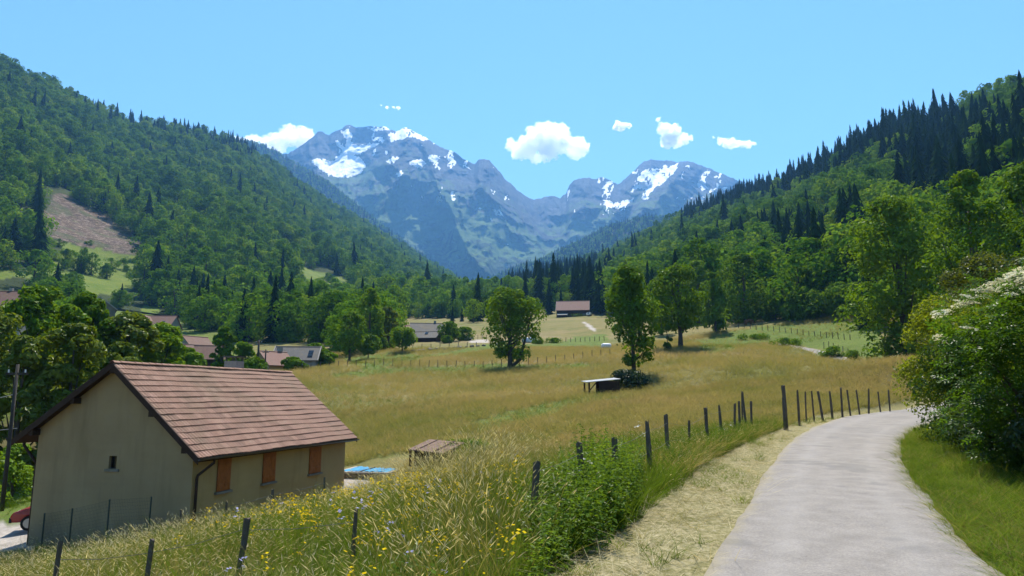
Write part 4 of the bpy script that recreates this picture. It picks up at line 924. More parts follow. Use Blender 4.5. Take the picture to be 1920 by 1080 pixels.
cottage('village_house', 'brown roofed house half hidden by trees at the frame edge', 10, 546, 150, 13, 5.2, 4.0, .15, M_GREYWALL, M_BROWNR, chim=(1, .4))
cottage('village_house', 'small grey roofed house with pale verge behind dark tree', 187, 560, 175, 7, 4.0, 3.0, -1.0, M_STONEW, M_SLATE, barge=M_CONC)
cottage('village_house', 'brown roofed house with dormer and skylight among trees', 293, 592, 190, 11.5, 4.6, 3.6, .06, M_GREYWALL, M_BROWNR, dormer=-1.4, skylights=((3.2, .4),))
cottage('village_house', 'brown roofed house with grey gable above the lower dark roofs', 366, 631, 150, 6.5, 3.6, 3.0, 1.1, M_GREYWALL, M_BROWNR)
cottage('village_house', 'low brown roofed house with dark gable below the grey gable', 398, 648, 128, 6.2, 3.4, 2.7, .22, M_DARKWOOD, M_BROWNR)
cottage('village_house', 'small brown lean roofed outbuilding left of dark gabled house', 356, 646, 131, 4.6, 3.0, 2.3, .7, M_STONEW, M_BROWNR, cat='outbuilding')
cottage('village_house', 'pinkish tiled house partly hidden by grey roofed neighbour', 512, 659, 114, 5.4, 2.9, 2.4, .95, M_RENDER, M_TILEF, chim=(1.5, .3), windows=((1.0,-1.9,.8,1.0),))
cottage('village_house', 'grey slate roofed house with skylight beside the hayfield', 560, 650, 119, 7.6, 3.4, 2.5, .12, M_GREYWALL, M_SLATE, skylights=((2.4, .55), (2.4, .35)), barge=M_CONC)
cottage('farmhouse', 'old farmhouse with hipped grey roof below the woods', 800, 606, 196, 9.5, 4.4, 3.2, .15, M_STONEW, M_SLATE, chim=(2.4, .5), windows=((-2,-2.0,.9,1.1), (.5,-2.0,.9,1.1)))
cottage('farm_wing', 'reddish roofed wing on the left of the old farmhouse', 779, 611, 199, 6.5, 3.6, 2.4, .55, M_STONEW, M_TILEF, cat='outbuilding')
cottage('farm_barn', 'dark low barn with grey roof before the old farmhouse', 798, 622, 184, 8.0, 3.2, 1.9, -.18, M_DARKWOOD, M_SLATE, skylights=((.6, .7),), cat='barn')
cottage('hill_cottage', 'tiny pale cottage below the small hillside clearing', 625, 541, 560, 7.5, 3.6, 3.0, .3, M_CONC, M_BROWNR)
b = cottage('long_barn', 'long red tiled barn with pale verges at the top meadow', 1074, 564.5, 322, 15.6, 5.4, 5.0, -.13, M_DARKWOOD, M_TILEF, barge=M_CONC, wh=4.2, cat='barn')
def lean_to(b):
    h = 4.2
    o = MB().add([(-7.2,-5.1,2.6),(-2.0,-5.1,2.6),(-2.4,-7.4,1.7),(-7.0,-7.4,1.7),(-7.2,-5.1,2.75),(-2.0,-5.1,2.75),(-2.4,-7.4,1.85),(-7.0,-7.4,1.85)], [(0,1,2,3),(7,6,5,4),(0,4,5,1),(1,5,6,2),(2,6,7,3),(3,7,4,0)]).build('lean_to', M_CONC, b)
    for x in (-6.8, -4.6, -2.6): MB().box((x-.1,-7.2,-1.5),(x+.1,-7.0,1.7)).build('lean_to_post', M_DARKWOOD, o)
    MB().box((4.6,-5.17,-.5),(6.6,-5.06,2.6)).build('barn_door', M_GREYMET, b)
lean_to(b)
M_CARW = plain('white_car_paint', (.78, .79, .80), .3, .04, 2, .5)
def small_vehicle(px, d, yaw, label, name, cat, white=True, s=1.0):
    p = on(px, d); t = thing(name, label, cat, p, yaw); t.scale = (s, s, s)
    prof = [(-2.0,.35),(-2.05,.8),(-1.85,1.0),(-1.4,1.65),(.5,1.7),(1.1,1.05),(1.95,.9),(2.05,.4)]; V = []
    for q, wdt in ((-1, .85), (1, .85)): V += [(x, q*(wdt if z < 1.1 else .7), z) for x, z in prof]
    n = len(prof); MB().add(V, [tuple(range(n)), tuple(range(n, 2*n))[::-1]]+[(i, (i+1) % n, n+(i+1) % n, n+i) for i in range(n)]).build('body', M_CARW, t)
    for q in (-1, 1):
        MB().quad((-1.5,q*.80,1.08),(-1.2,q*.735,1.52),(.42,q*.735,1.55),(.92,q*.80,1.1)).build('side_window', M_GLASS, t)
        for x in (-1.25, 1.25): MB().tube([(x, q*.7, .33), (x, q*.9, .33)], .33, 10).build('wheel', M_RUB, t)
    MB().quad((-2.02,-.6,1.0),(-2.02,.6,1.0),(-1.52,.55,1.55),(-1.52,-.55,1.55)).build('rear_window', M_GLASS, t)
    return t
small_vehicle(1105, 312, 1.2, 'white van parked at the right end of the red barn', 'parked_van', 'van')
small_vehicle(874, 186, .3, 'white car parked on the track right of the farm', 'parked_car', 'car', s=.8)
def bales():
    mw = plain('white_bale_wrap', (.75, .77, .78), .35, .06, 2, .4)
    for i, (px, d, s) in enumerate(((983, 170, .7), (989, 170.5, .8), (995, 170, .85), (1001, 170.8, .75), (1006, 171, .6))):
        p = on(px, d); r = .62*s/.75
        m = MB(); prof = [(-.62, .25), (-.6, r*.8), (-.5, r), (.5, r), (.6, r*.8), (.62, .25)]
        m.tube([(x, 0, 0) for x, _ in prof], [q for _, q in prof], 14)
        tag(m.build('wrapped_bale', mw, None, True, (p.x, p.y, p.z+r*.92), (0, 0, 1.2+.2*i)), 'white plastic wrapped hay bale in the row behind the field tree', 'hay bale', 'white bales lying behind the field tree')
bales()
def trough():
    p = on(1137, 128); t = thing('animal_trough', 'pale rounded tank standing in tall grass by the slender tree', 'water tank', p, .2)
    m = MB(); k = [(-.9,.1),(-.85,.45),(-.5,.55),(.5,.55),(.85,.45),(.9,.1)]; m.tube([(x, 0, .75) for x, _ in k], [q for _, q in k], 14); m.build('tank', M_WHITE, t, True)
    for x in (-.6, .6): MB().box((x-.08,-.4,-.3),(x+.08,.4,.35)).build('leg', M_DARKWOOD, t)
trough()
# feeding shelter under the slender tree
def shelter():
    A = Vector(W(1104, 741, 66)); B = Vector(W(1150, 716, 66.5)); g = float(height(np.array([A.x]), np.array([A.y]))[0])
    t = thing('field_shelter', 'open wooden field shelter with grey metal roof under the slender tree', 'shelter', (A.x, A.y, g), .10)
    H = Vector(W(1104, 717, 66)).z-g; L = 3.1
    MB().add([(-.25,-.3,H-.03),(L,-.3,H+.28),(L,2.4,H+.45),(-.25,2.4,H+.12),(-.25,-.3,H+.03),(L,-.3,H+.34),(L,2.4,H+.51),(-.25,2.4,H+.18)], [(0,1,2,3),(7,6,5,4),(0,4,5,1),(1,5,6,2),(2,6,7,3),(3,7,4,0)]).build('roof', plain('grey_sheet_metal', (.27, .275, .28), .4, .12, 2, .5, metal=.3), t)
    for x, y in ((.05,0),(1.15,0),(L-.15,0),(.05,2.2),(L-.15,2.2)): MB().box((x-.07,y-.07,-.3),(x+.07,y+.07,H-.02+.068*x)).build('post', M_DARKWOOD, t)
    MB().bar((.1,0,H-.75),(.75,0,H-.02),.09).build('brace', M_DARKWOOD, t)
    n = 14
    for i in range(n): x = 1.25+(L-1.5)*i/n; MB().box((x,-.02,-.3),(x+(L-1.5)/n-.015,.02,H-.02+.065*x)).build('plank', M_DARKWOOD, t)
    MB().box((1.2,2.2,-.3),(L-.1,2.25,H+.2)).build('back_wall', M_DARKWOOD, t)
shelter()
# ------------------------------------------------------------------ single trees and shrubs, each with its own crown
rh = np.random.default_rng(31)
def hero(px, d, top_py, width_px, label, name='broadleaf_tree', cat='tree', mat=None, leaf=.42, nl=60, n=95, group=None, base=None, **kw):
    p = on(px, d) if base is None else base; top = W(px, top_py, d)[2]; H = max(1.2, top-p.z); R = width_px/2/F*d
    crown, trunk = broadleaf(rh, H, R, nl=nl, n=n, leaf=leaf, **kw)
    (V, Fq) = crown; zs = H/np.percentile(V[:, 2], 99.7); V[:, 2] *= zs
    r = np.percentile(np.hypot(V[:, 0], V[:, 1]), 97); V[:, :2] *= R/max(r, .1)*1.05
    return plant_tree(name, tree_meshes(name, crown, trunk, mat or M_broad_near), label, cat, (p.x, p.y, p.z-.1), 0, 1.0, group)
hero(956, 106, 541, 104, 'dense two-stemmed tree standing alone in the middle of the hayfield', h0=.10, fork=True, nl=66, n=110, leaf=.5, trunk_r=.38, dense_low=.8, lump=.33, top=.62)
hero(1190, 79, 498, 100, 'tall slender tree beside the wooden field shelter', h0=.10, nl=70, n=100, leaf=.42, lean=(-.18, 0), trunk_r=.25, top=.42, lump=.36, dense_low=.8)
hero(1276, 110, 497, 106, 'round tree on the grassy rise with its own shadow behind the slender tree', h0=.24, nl=66, n=100, leaf=.5, trunk_r=.34, lump=.30)
for px, d, tp, w, lb in [(1342, 150, 510, 66, 'narrow bright tree just right of the round tree on the rise'), (1240, 165, 515, 52, 'tree half hidden between slender tree and round tree'), (1398, 165, 476, 96, 'broad pale green tree at the wood edge above pasture'),
    (1310, 190, 488, 60, 'pointed light green tree behind the round tree'), (1455, 160, 540, 70, 'low rounded bushy tree at the pasture edge'), (1510, 152, 537, 84, 'wide dark bushy tree on the upper pasture edge'), (1580, 146, 528, 74, 'bushy tree next to the big tree by the lane'), (1625, 138, 520, 60, 'small bushy tree tucked left of the big lane tree')]:
    hero(px, d, tp, w, lb, h0=.03, nl=44, n=80, leaf=.75, top=.4, group='bushy trees along the pasture edge')
hero(1704, 86, 372, 176, 'very large dark tree overhanging the far lane', h0=.05, nl=100, n=120, leaf=.5, lean=(-.12, 0), trunk_r=.55, top=.5, lump=.27)
hero(1850, 72, 322, 170, 'tall green tree behind the flowering elder', h0=.08, nl=80, n=100, leaf=.5, lump=.28)
hero(1990, 64, 300, 200, 'tall tree at the right frame edge above the elder', h0=.08, nl=80, n=100, leaf=.5, lump=.28)
hero(1735, 76, 600, 60, 'small bright bush at the foot of the large lane tree', 'roadside_bush', 'bush', h0=.0, nl=24, n=90, leaf=.3, top=.35)
# trees behind the house
for px, d, tp, w, lb, m in [(62, 60, 536, 130, 'bright leafy tree at the back of the left garden trees', 0), (150, 64, 548, 100, 'tall tree with pale top behind the house gable', 0), (-40, 52, 570, 150, 'broad tree cut by the left frame edge', 1), (235, 66, 584, 120, 'rounded olive tree above the house ridge', 1), (300, 72, 604, 100, 'lower bright tree right of the olive tree', 0),
    (20, 45, 628, 130, 'dark leafy tree beside the utility pole', 1), (118, 47, 606, 150, 'dark tree directly behind the left roof slope', 1), (215, 52, 640, 110, 'shadowy tree just behind the house ridge end', 1), (345, 82, 650, 60, 'small bright tree behind the ridge beside village roofs', 0)]:
    hero(px, d, tp, w, lb, h0=.03, nl=64, n=120, leaf=.36 if d < 60 else .42, top=.45, mat=(M_broad_near, M_olive)[m], lump=.26, group='garden trees behind the house')
for px, d, tp, w, lb in [(450, 100, 640, 46, 'bright round bush left of the two dark poles'), (478, 96, 668, 44, 'small light green shrub under the dark poles'), (415, 110, 612, 40, 'leafy tree behind the dark gabled house'), (548, 108, 668, 40, 'small garden tree before the grey slate house'),
    (608, 120, 655, 44, 'bright shrub right of the grey slate house'), (590, 128, 642, 40, 'shrub row tree behind the slate roof'), (655, 128, 583, 66, 'large dark tree between the slate house and the orchard'), (692, 150, 540, 56, 'tall dark tree rising behind the orchard'), (728, 158, 575, 46, 'brownish green tree left of the farmhouse'),
    (690, 133, 626, 44, 'small orchard tree with short trunk on the green'), (754, 141, 612, 56, 'spreading orchard tree below the farm'), (712, 150, 632, 36, 'orchard tree between the two spreading ones'), (843, 180, 602, 46, 'bushy tree hiding the right end of the farmhouse'), (868, 186, 612, 34, 'low bush right of the farmhouse by the track'), (838, 172, 628, 24, 'pale small bush before the farmhouse')]:
    orch = 'orchard' in lb
    hero(px, d, tp, w, lb, h0=.28 if orch and d < 148 else .03, nl=40, n=70, leaf=.55, top=.5, group='garden and orchard trees near the village', mat=M_olive if 'brownish' in lb else None)
hero(888, 33, 838, 150, 'leafy green hedge bush beside the brown shed', 'garden_bush', 'bush', h0=0, nl=30, n=160, leaf=.16, top=.4, base=Vector((on(880, 35.5).x, 35.5, on(880, 35.5).z)))
hero(20, 40, 828, 90, 'low garden bush left of the house gable', 'garden_bush', 'bush', h0=0, nl=24, n=120, leaf=.2, top=.4)
hero(-60, 36, 800, 120, 'garden bush at the left frame edge behind the lawn', 'garden_bush', 'bush', h0=0, nl=24, n=120, leaf=.2, top=.4)
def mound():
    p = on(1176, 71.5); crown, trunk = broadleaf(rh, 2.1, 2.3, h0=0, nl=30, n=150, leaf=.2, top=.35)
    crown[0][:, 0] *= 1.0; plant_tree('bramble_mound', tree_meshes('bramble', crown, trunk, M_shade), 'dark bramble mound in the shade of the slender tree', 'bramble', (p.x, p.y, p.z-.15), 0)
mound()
hero(1252, 108, 608, 22, 'small shrub at the foot of the round tree', 'field_shrub', 'shrub', h0=0, nl=14, n=80, leaf=.35, top=.4)
for px, d, tp, w, lb in [(1418, 135, 628, 60, 'dark thorny scrub on the bank above the lane'), (1470, 124, 632, 60, 'scrubby growth on the lane bank further right'), (1560, 104, 648, 50, 'yellowish shrub on the lane bank near the pasture fence'), (1600, 98, 655, 40, 'dark shrub at the lower end of the lane bank'), (1150, 240, 612, 40, 'bushes below the red barn on the right'), (1010, 165, 630, 26, 'low scrub right of the white bales'), (1040, 168, 632, 30, 'low scrub by the meadow fence behind bales'), (1085, 318, 588, 40, 'grassy shrub in front of the red barn')]:
    hero(px, d, tp, w, lb, 'field_shrub', 'shrub', h0=0, nl=18, n=70, leaf=.32, top=.35, lump=.3, group='scrub patches on the field banks')
# conifers standing out singly
def fir(px, d, top_py, label, wf=1.0):
    p = on(px, d); H = W(px, top_py, d)[2]-p.z; plant_tree('conifer_tree', tree_meshes('fir', *conifer(rh, H, H*.20*wf, 17), M_conif), label, 'conifer', (p.x, p.y, p.z-.2), 0, group='conifers in the valley')
for a in [(848, 300, 572, 'dark conifer left of the pair behind the lone field tree'), (886, 290, 560, 'tall dark conifer behind the lone field tree'), (866, 296, 575, 'slim conifer between two darker ones'), (415, 150, 608, 'slim dark conifer above the village roofs'), (700, 155, 570, 'dark conifer behind the orchard'),
          (1030, 350, 520, 'dark spruce left behind the red barn'), (1085, 345, 512, 'tall spruce behind the red barn ridge'), (1052, 352, 540, 'spruce in the shadow behind the barn'), (985, 360, 508, 'tall dark spruce left of the barn clearing'), (1110, 340, 530, 'spruce at the right end of the barn')]: fir(*a)

# ------------------------------------------------------------------ bushes close to the lane on the right
def near_bush(x, y, H, R, label, mat, leaf, nl, n, name='hedge_bush', cat='bush', ry=None, aspect=.55, lump=.30, flat=.75):
    z = float(height(np.array([x]), np.array([y]))[0]); hn = rh.random(nl)**.85; a = rh.random(nl)*6.283
    env = np.where(hn < .55, .62+.38*np.sin(hn/.55*1.57), np.cos((hn-.55)/.45*1.57)**.6); rad = R*env*(.35+.62*rh.random(nl)**.5)
    lr = R*lump*(.6+.7*rh.random(nl))*(.6+.4*env); C = np.stack([np.cos(a)*rad, np.sin(a)*rad*((ry or R)/R), np.minimum(hn*H, H-lr*.8)], -1)
    V, Fq = quads_on(rh, C, lr, n, leaf, flat=flat, jit=.9, aspect=aspect, inner=.35)
    t = thing(name, label, cat, (x, y, z-.05)); link('foliage', mesh_np(name+'_foliage', V, Fq, [mat]), t)
    m = MB()
    for i in rh.choice(nl, min(nl, 14), replace=False):
        b = np.array([rh.normal()*.25, rh.normal()*.25, -.2]); m.tube([b, b*.5+C[i]*.5-[0, 0, .1], C[i]], [.03, .02, .008], 5, cap=False)
    m.build('stems', BARK, t, True); return t, C, lr
M_hazel = foliage('hazel_leaves', (.11, .155, .012), (.19, .235, .024), .5, .01, 1.3, rmix=.2)
M_bram = foliage('bramble_leaves', (.025, .055, .012), (.06, .095, .03), .35, .03, 1.8, rmix=.2)
M_dkl = foliage('hedge_leaves', (.028, .065, .008), (.065, .115, .015), .4, .015, 1.4, rmix=.2)
M_ivy = foliage('olive_shrub_leaves', (.045, .07, .014), (.10, .125, .025), .4, .02, 1.5, rmix=.2)
near_bush(13.7, 20.3, 4.4, 1.95, 'yellow-green hazel bush leaning over the lane bend', M_hazel, .085, 60, 480)
near_bush(11.9, 17.2, 3.2, 1.55, 'dark hedge bush between hazel and elder', M_dkl, .085, 50, 420)
near_bush(11.0, 14.7, 1.9, 1.35, 'low bramble thicket with pale leaves beside the grass verge', M_bram, .085, 40, 330, name='bramble_bush', cat='bramble')
near_bush(9.7, 11.8, 2.0, 1.3, 'dark bramble growth under the flowering elder', M_bram, .08, 36, 330, name='bramble_bush', cat='bramble')
near_bush(17.9, 25.5, 4.3, 2.1, 'leafy hedge bush behind the hazel', M_hazel, .11, 46, 330)
near_bush(22.0, 31.0, 7.2, 2.6, 'tall olive-leaved shrub behind the hazel', M_ivy, .14, 70, 330)
near_bush(28.5, 40.0, 8.0, 3.0, 'tall dark shrub further along the lane', M_ivy, .2, 60, 220)
near_bush(25.5, 30.0, 7.6, 3.2, 'tall dark shrub behind the elder', M_dkl, .16, 60, 300)
near_bush(14.2, 13.0, 4.6, 2.0, 'dark bush filling the hedge behind the elder', M_dkl, .1, 46, 300)
near_bush(16.5, 18.5, 5.0, 2.3, 'dark hedge bush standing deep behind the hazel', M_dkl, .11, 46, 300)
near_bush(9.15, 10.5, 1.5, 1.1, 'lowest bramble growth reaching the verge at the right frame edge', M_bram, .075, 30, 330, name='bramble_bush', cat='bramble')
near_bush(10.4, 13.2, 1.5, 1.15, 'bramble tangle at the foot of the elder', M_dkl, .08, 30, 330, name='bramble_bush', cat='bramble')
def elder():
    x, y, H, R = 10.5, 12.9, 4.05, 2.15; z = float(height(np.array([x]), np.array([y]))[0])
    t = thing('elder_bush', 'large elder bush with flat cream flower heads by the lane', 'bush', (x, y, z-.05)); nl = 64
    hn = .08+.92*rh.random(nl)**.8; a = rh.random(nl)*6.283; env = np.where(hn < .6, .6+.4*np.sin(hn/.6*1.57), np.cos((hn-.6)/.4*1.57)**.55)
    rad = R*env*(.4+.6*rh.random(nl)**.5); lr = R*.26*(.6+.7*rh.random(nl)); C = np.stack([np.cos(a)*rad, np.sin(a)*rad, np.minimum(hn*H, H-lr*.6)], -1)
    m, k = nl, 100; d = rh.normal(size=(m, k, 3)); d[..., 2] = d[..., 2]*.6+.35; d /= np.linalg.norm(d, axis=-1, keepdims=True)
    p = (C[:, None]+d*(lr[:, None]*(.4+.65*rh.random((m, k))**.5))[..., None]).reshape(-1, 3); d = d.reshape(-1, 3)
    # a compound leaf: five pointed leaflets on a drooping stalk
    ax = d*np.array([1, 1, .3])+rh.normal(size=d.shape)*.35; ax[:, 2] -= .25; ax /= np.linalg.norm(ax, axis=1, keepdims=True)
    up = np.array([0, 0, 1.])+rh.normal(size=d.shape)*.35; sd_ = np.cross(ax, up); sd_ /= np.linalg.norm(sd_, axis=1, keepdims=True); nn = np.cross(sd_, ax)
    Vs = []; L = (.075+.05*rh.random(len(p)))[:, None]
    for (u, s) in ((.35, -1), (.35, 1), (.85, -1), (.85, 1), (1.2, 0)):
        b = p+ax*u*.13; e = (ax*(.45 if s else 1)+sd_*s*.95); e /= np.linalg.norm(e, axis=1, keepdims=True); w = np.cross(nn, e); dr = nn*-.22
        Vs.append(np.stack([b, b+e*L*.5+w*L*.2+dr*L*.2, b+e*L+dr*L*.6, b+e*L*.5-w*L*.2+dr*L*.2], 1))
    V = np.concatenate(Vs, 0).reshape(-1, 3)
    link('foliage', mesh_np('elder_foliage', V, np.arange(len(V)).reshape(-1, 4), [foliage('elder_leaves', (.035, .09, .009), (.08, .16, .016), .42, .012, 1.2, rmix=.2)]), t)
    mb = MB()
    for i in range(0, nl, 3):
        b = np.array([rh.normal()*.3, rh.normal()*.3, -.2]); mb.tube([b, b*.45+C[i]*.5-[0, 0, .15], C[i]], [.045, .03, .01], 6, cap=False)
    mb.build('stems', BARK, t, True)
    N = NT('cream_elderflower'); mf = N.leaf(N.ramp(N.noise(25, 3, N.objco()), [(.3, (.55, .52, .34)), (.7, (.80, .78, .60))]), .3, (1.05, 1.03, .95))
    hs = []
    for v in range(3):
        n = 150; q = rh.random(n)**.5; b = rh.random(n)*6.283; c = np.stack([q*np.cos(b), q*np.sin(b), .22*(1-q*q)+rh.normal(size=n)*.03], -1)*.15
        Vq, Fq = leaf_quads(rh, c, np.array([0, 0, 1.])+rh.normal(size=c.shape)*.35, .026, 1.0); hs.append(mesh_np('flower_head', Vq, Fq, [mf]))
    cnt = 0
    for _ in range(4000):
        u = rh.random(); b = rh.random()*6.283; hz = H*(.35+.70*u**.45); k = hz/H
        e = (math.cos(max(0, (k-.6)/.4)*1.5)**.55 if k < 1 else 0) if k > .6 else .95
        q = R*e*(.92+.25*rh.random()); pt = Vector((math.cos(b)*q, math.sin(b)*q, min(hz, H+.22)))
        keep = 1. if k > .82 else .05
        if rh.random() > keep: continue
        if pt.y > 1.2: continue
        link('flower_head', hs[cnt % 3], t, pt, (rh.normal()*.3-.15, rh.normal()*.3, rh.random()*6)).scale = [(.75+.65*rh.random())]*3
        cnt += 1
        if cnt > 190: break
elder()

# ------------------------------------------------------------------ fences
def post_mesh(h, w, seed):
    r = random.Random(seed); m = MB(); n = 6; V = []
    for k in range(4):
        z = -.35+(h+.35)*k/3; s = w/2*(1.08-.14*k/3)
        for j in range(n): a = j*6.283/n+.3; V.append((math.cos(a)*s*(1+r.uniform(-.12, .12))+.02*k*r.uniform(-.3, .3), math.sin(a)*s*(1+r.uniform(-.12, .12)), z+(r.uniform(-.03, .03) if k == 3 else 0)))
    Fs = [(k*n+j, k*n+(j+1) % n, (k+1)*n+(j+1) % n, (k+1)*n+j) for k in range(3) for j in range(n)]+[tuple(range(3*n, 4*n))]
    return m.add(V, Fs).mesh('post', M_POST)
def fence(label, posts, wires=(.9, .55), wr=.002, name='post_fence', every=True):
    """posts: (px, top_py or None, d, width, lean)"""
    r = random.Random(len(label)); P = []
    for px, tp, d, w, ln in posts:
        b = on(px, d); h = (W(px, tp, d)[2]-b.z) if tp else 1.1*r.uniform(.88, 1.1); P.append((b, max(.5, h), w, ln))
    t = thing(name, label, 'fence', P[0][0]); o = P[0][0]
    base = [post_mesh(1.0, .1, s) for s in range(4)]
    for i, (b, h, w, ln) in enumerate(P):
        k = link('post', base[i % 4] if h < 2.2 else base[0], t, b-o, (r.uniform(-.05, .05), ln if ln else r.uniform(-.06, .06), r.random()*6)); k.scale = (w/.1, w/.1, h)
        if ln: k.rotation_euler = (0, ln, 0)
    for f in wires:
        mb = MB()
        for (a, ha, *_), (c, hc, *_2) in zip(P[:-1], P[1:]):
            pa = a-o+Vector((0, 0, min(ha, 1.25)*f)); pc = c-o+Vector((0, 0, min(hc, 1.25)*f)); mid = (pa+pc)/2-Vector((0, 0, .03)); mb.bar(pa, mid, wr*2); mb.bar(mid, pc, wr*2)
        mb.build('wire', M_WIRE, t)
    return t
NEARF = [(1000,866,9.6,.09,.05),(1097,828,10.6,.11,-.08),(1157,820,11.4,.10,0),(1220,790,13.0,.095,-.03),(1255,778,15.4,.09,-.04),(1293,788,18.5,.07,0),(1329,764,20,.09,0),(1354,760,22.5,.09,-.03),(1378,757,25,.09,0),(1388,752,26,.09,0),(1409,752,27.3,.1,.04),(1400,734,29,.1,0),(1392,738,31,.08,0),
  (1471,745,28.6,.08,0),(1475.5,722,28,.13,0),(1499,732,31,.1,0),(1512,735,34,.07,0),(1527,733,34,.08,0),(1543,733,34.5,.12,-.10),(1561,734,37,.11,-.03),(1580,727,37.5,.11,0),(1595,731,39.5,.1,0),(1612,731,41,.1,0),(1629,729,42.5,.1,0),(1651,735,45,.09,0),(1669,731,46,.1,0)]
fence('uneven wooden post fence running along the lane beside the straw verge', [(a, b, c, d*1.0, e) for a, b, c, d, e in NEARF], (.85, .5))
fence('lower wooden post fence along the bank above the house', [(90,1016,8.4,.05,.04),(265,1010,8.2,.058,.07),(445,970,8.6,.07,.10),(660,955,8.8,.06,.03)], (.8,), .003)
fence('short dark stakes with wire at the lip of the bank by the house wall', [(338,955,18.6,.06,0),(418,940,19.2,.07,0),(507,917,20.5,.08,0),(608,896,22.5,.06,0)], (.85,), .005, 'stake_fence')
fence('line of small posts crossing the hayfield behind the lone tree', [(px, None, 107+.004*(px-560), .11, 0) for px in range(566, 1150, 17)], (.9,), .003)
fence('fence posts in front of the bales and scrub', [(px, None, 172-.03*(px-1000), .14, 0) for px in range(1016, 1135, 9)], (.9,), .003)
fence('upper pasture fence along the lane bank', [(px, None, 150-(px-1400)*.16, .13, 0) for px in range(1385, 1600, 11)], (.9,), .003)
fence('fence beside the far stretch of the lane', [(px, None, 112-(px-1560)*.245, .11, 0) for px in range(1545, 1722, 9)], (.9,), .003)
fence('fence by the stones on the village green', [(px, None, 150+(px-770)*.05, .13, 0) for px in range(774, 905, 17)], (.9,), .003)
fence('fence beside the track at the farm', [(px, None, 190+(px-870)*.05, .14, 0) for px in range(880, 935, 8)], (.9,), .003)
st = []
for i in range(26):
    px = 770+rh.random()*165 if i > 12 else 775+i*11; p = on(px, 140+(px-770)*.12+rh.normal()*1.0); s = .25+.35*rh.random()
    bm = bmesh.new(); bmesh.ops.create_icosphere(bm, subdivisions=2, radius=s)
    for v in bm.verts: v.co *= 1+.35*(random.random()-.5); v.co.z *= .65
    me = bpy.data.meshes.new('field_stone'); bm.to_mesh(me); bm.free(); me.materials.append(M_STONE)
    tag(link('field_stone', me, None, (p.x, p.y, p.z+s*.3)), ('pale' if i % 3 == 0 else 'dark grey')+(' large' if s > .45 else ' small')+' stone in the row below the '+('old farmhouse' if px < 835 else 'track right of the farm'), 'boulder', 'stones below the farm')
# poles
M_DARKPOLE = plain('tarred_pole_wood', (.05, .045, .04), .9, .3, 4)
def pole(px, top_py, d, r, label, lamp=False):
    b = on(px, d); h = W(px, top_py, d)[2]-b.z; t = thing('utility_pole', label, 'pole', b)
    MB().tube([(0, 0, -.5), (0, 0, h)], [r, r*.7], 10).build('shaft', M_DARKPOLE, t, True)
    MB().box((-.5, -.05, h-.5), (.5, .05, h-.4)).build('crossarm', M_DARKPOLE, t)
    for x in (-.4, 0, .4): MB().tube([(x, 0, h-.4), (x, 0, h-.25)], .035, 7).build('insulator', M_WHITE, t)
    return t, Vector(b)+Vector((0, 0, h-.3))
pole(3, 683, 33, .10, 'tall grey utility pole at the left frame edge before dark trees')
_, e1 = pole(482, 637, 104, .2, 'dark wooden pole left of the pinkish tiled house'); pole(496, 655, 106, .14, 'shorter dark pole right beside the taller wooden pole')
MB().tube([W(0, 746, 33), W(32, 738, 36)], .018, 6).build('cable', M_WIRE)
MB().tube([W(-20, 809, 33), W(32, 803, 36)], .022, 6).build('cable', M_WIRE)
for o in [o for o in bpy.data.objects if o.name.startswith('cable')]: pass
bpy.data.objects['cable'].update_tag(); tag(bpy.data.objects['cable'], 'upper short cable running from the pole at the frame edge', 'cable'); tag(bpy.data.objects['cable.001'], 'lower cable running from the pole above the garden bush', 'cable')
def cow():
    p = on(1404, 156); me = bpy.data.meshes.new('cow')
    V = [(0,0,1.15),(.7,0,1.2),(-.7,0,1.15),(1.0,0,1.2),(1.35,0,.85),(1.65,0,.55),(.65,.22,.7),(.65,.24,.05),(.65,-.22,.7),(.65,-.24,.05),(-.7,.22,.7),(-.75,.24,.05),(-.7,-.22,.7),(-.75,-.24,.05),(-.95,0,1.1),(-1.05,0,.5)]
    E_ = [(0,1),(0,2),(1,3),(3,4),(4,5),(1,6),(6,7),(1,8),(8,9),(2,10),(10,11),(2,12),(12,13),(2,14),(14,15)]
    me.from_pydata(V, E_, []); o = link('grazing_cow', me, None, (p.x, p.y, p.z), (0, 0, .3)); md = o.modifiers.new('skin', 'SKIN'); o.modifiers.new('sub', 'SUBSURF').levels = 1
    R_ = [.42,.40,.40,.28,.17,.13,.15,.07,.15,.07,.17,.07,.17,.07,.10,.03]
    for v, r in zip(me.skin_vertices[0].data, R_): v.radius = (r, r)
    me.skin_vertices[0].data[0].use_root = True; me.materials.append(plain('brown_hide', (.20, .09, .04), .8, .2, 2)); tag(o, 'brown cow grazing under the dark wood edge', 'cow')
cow()
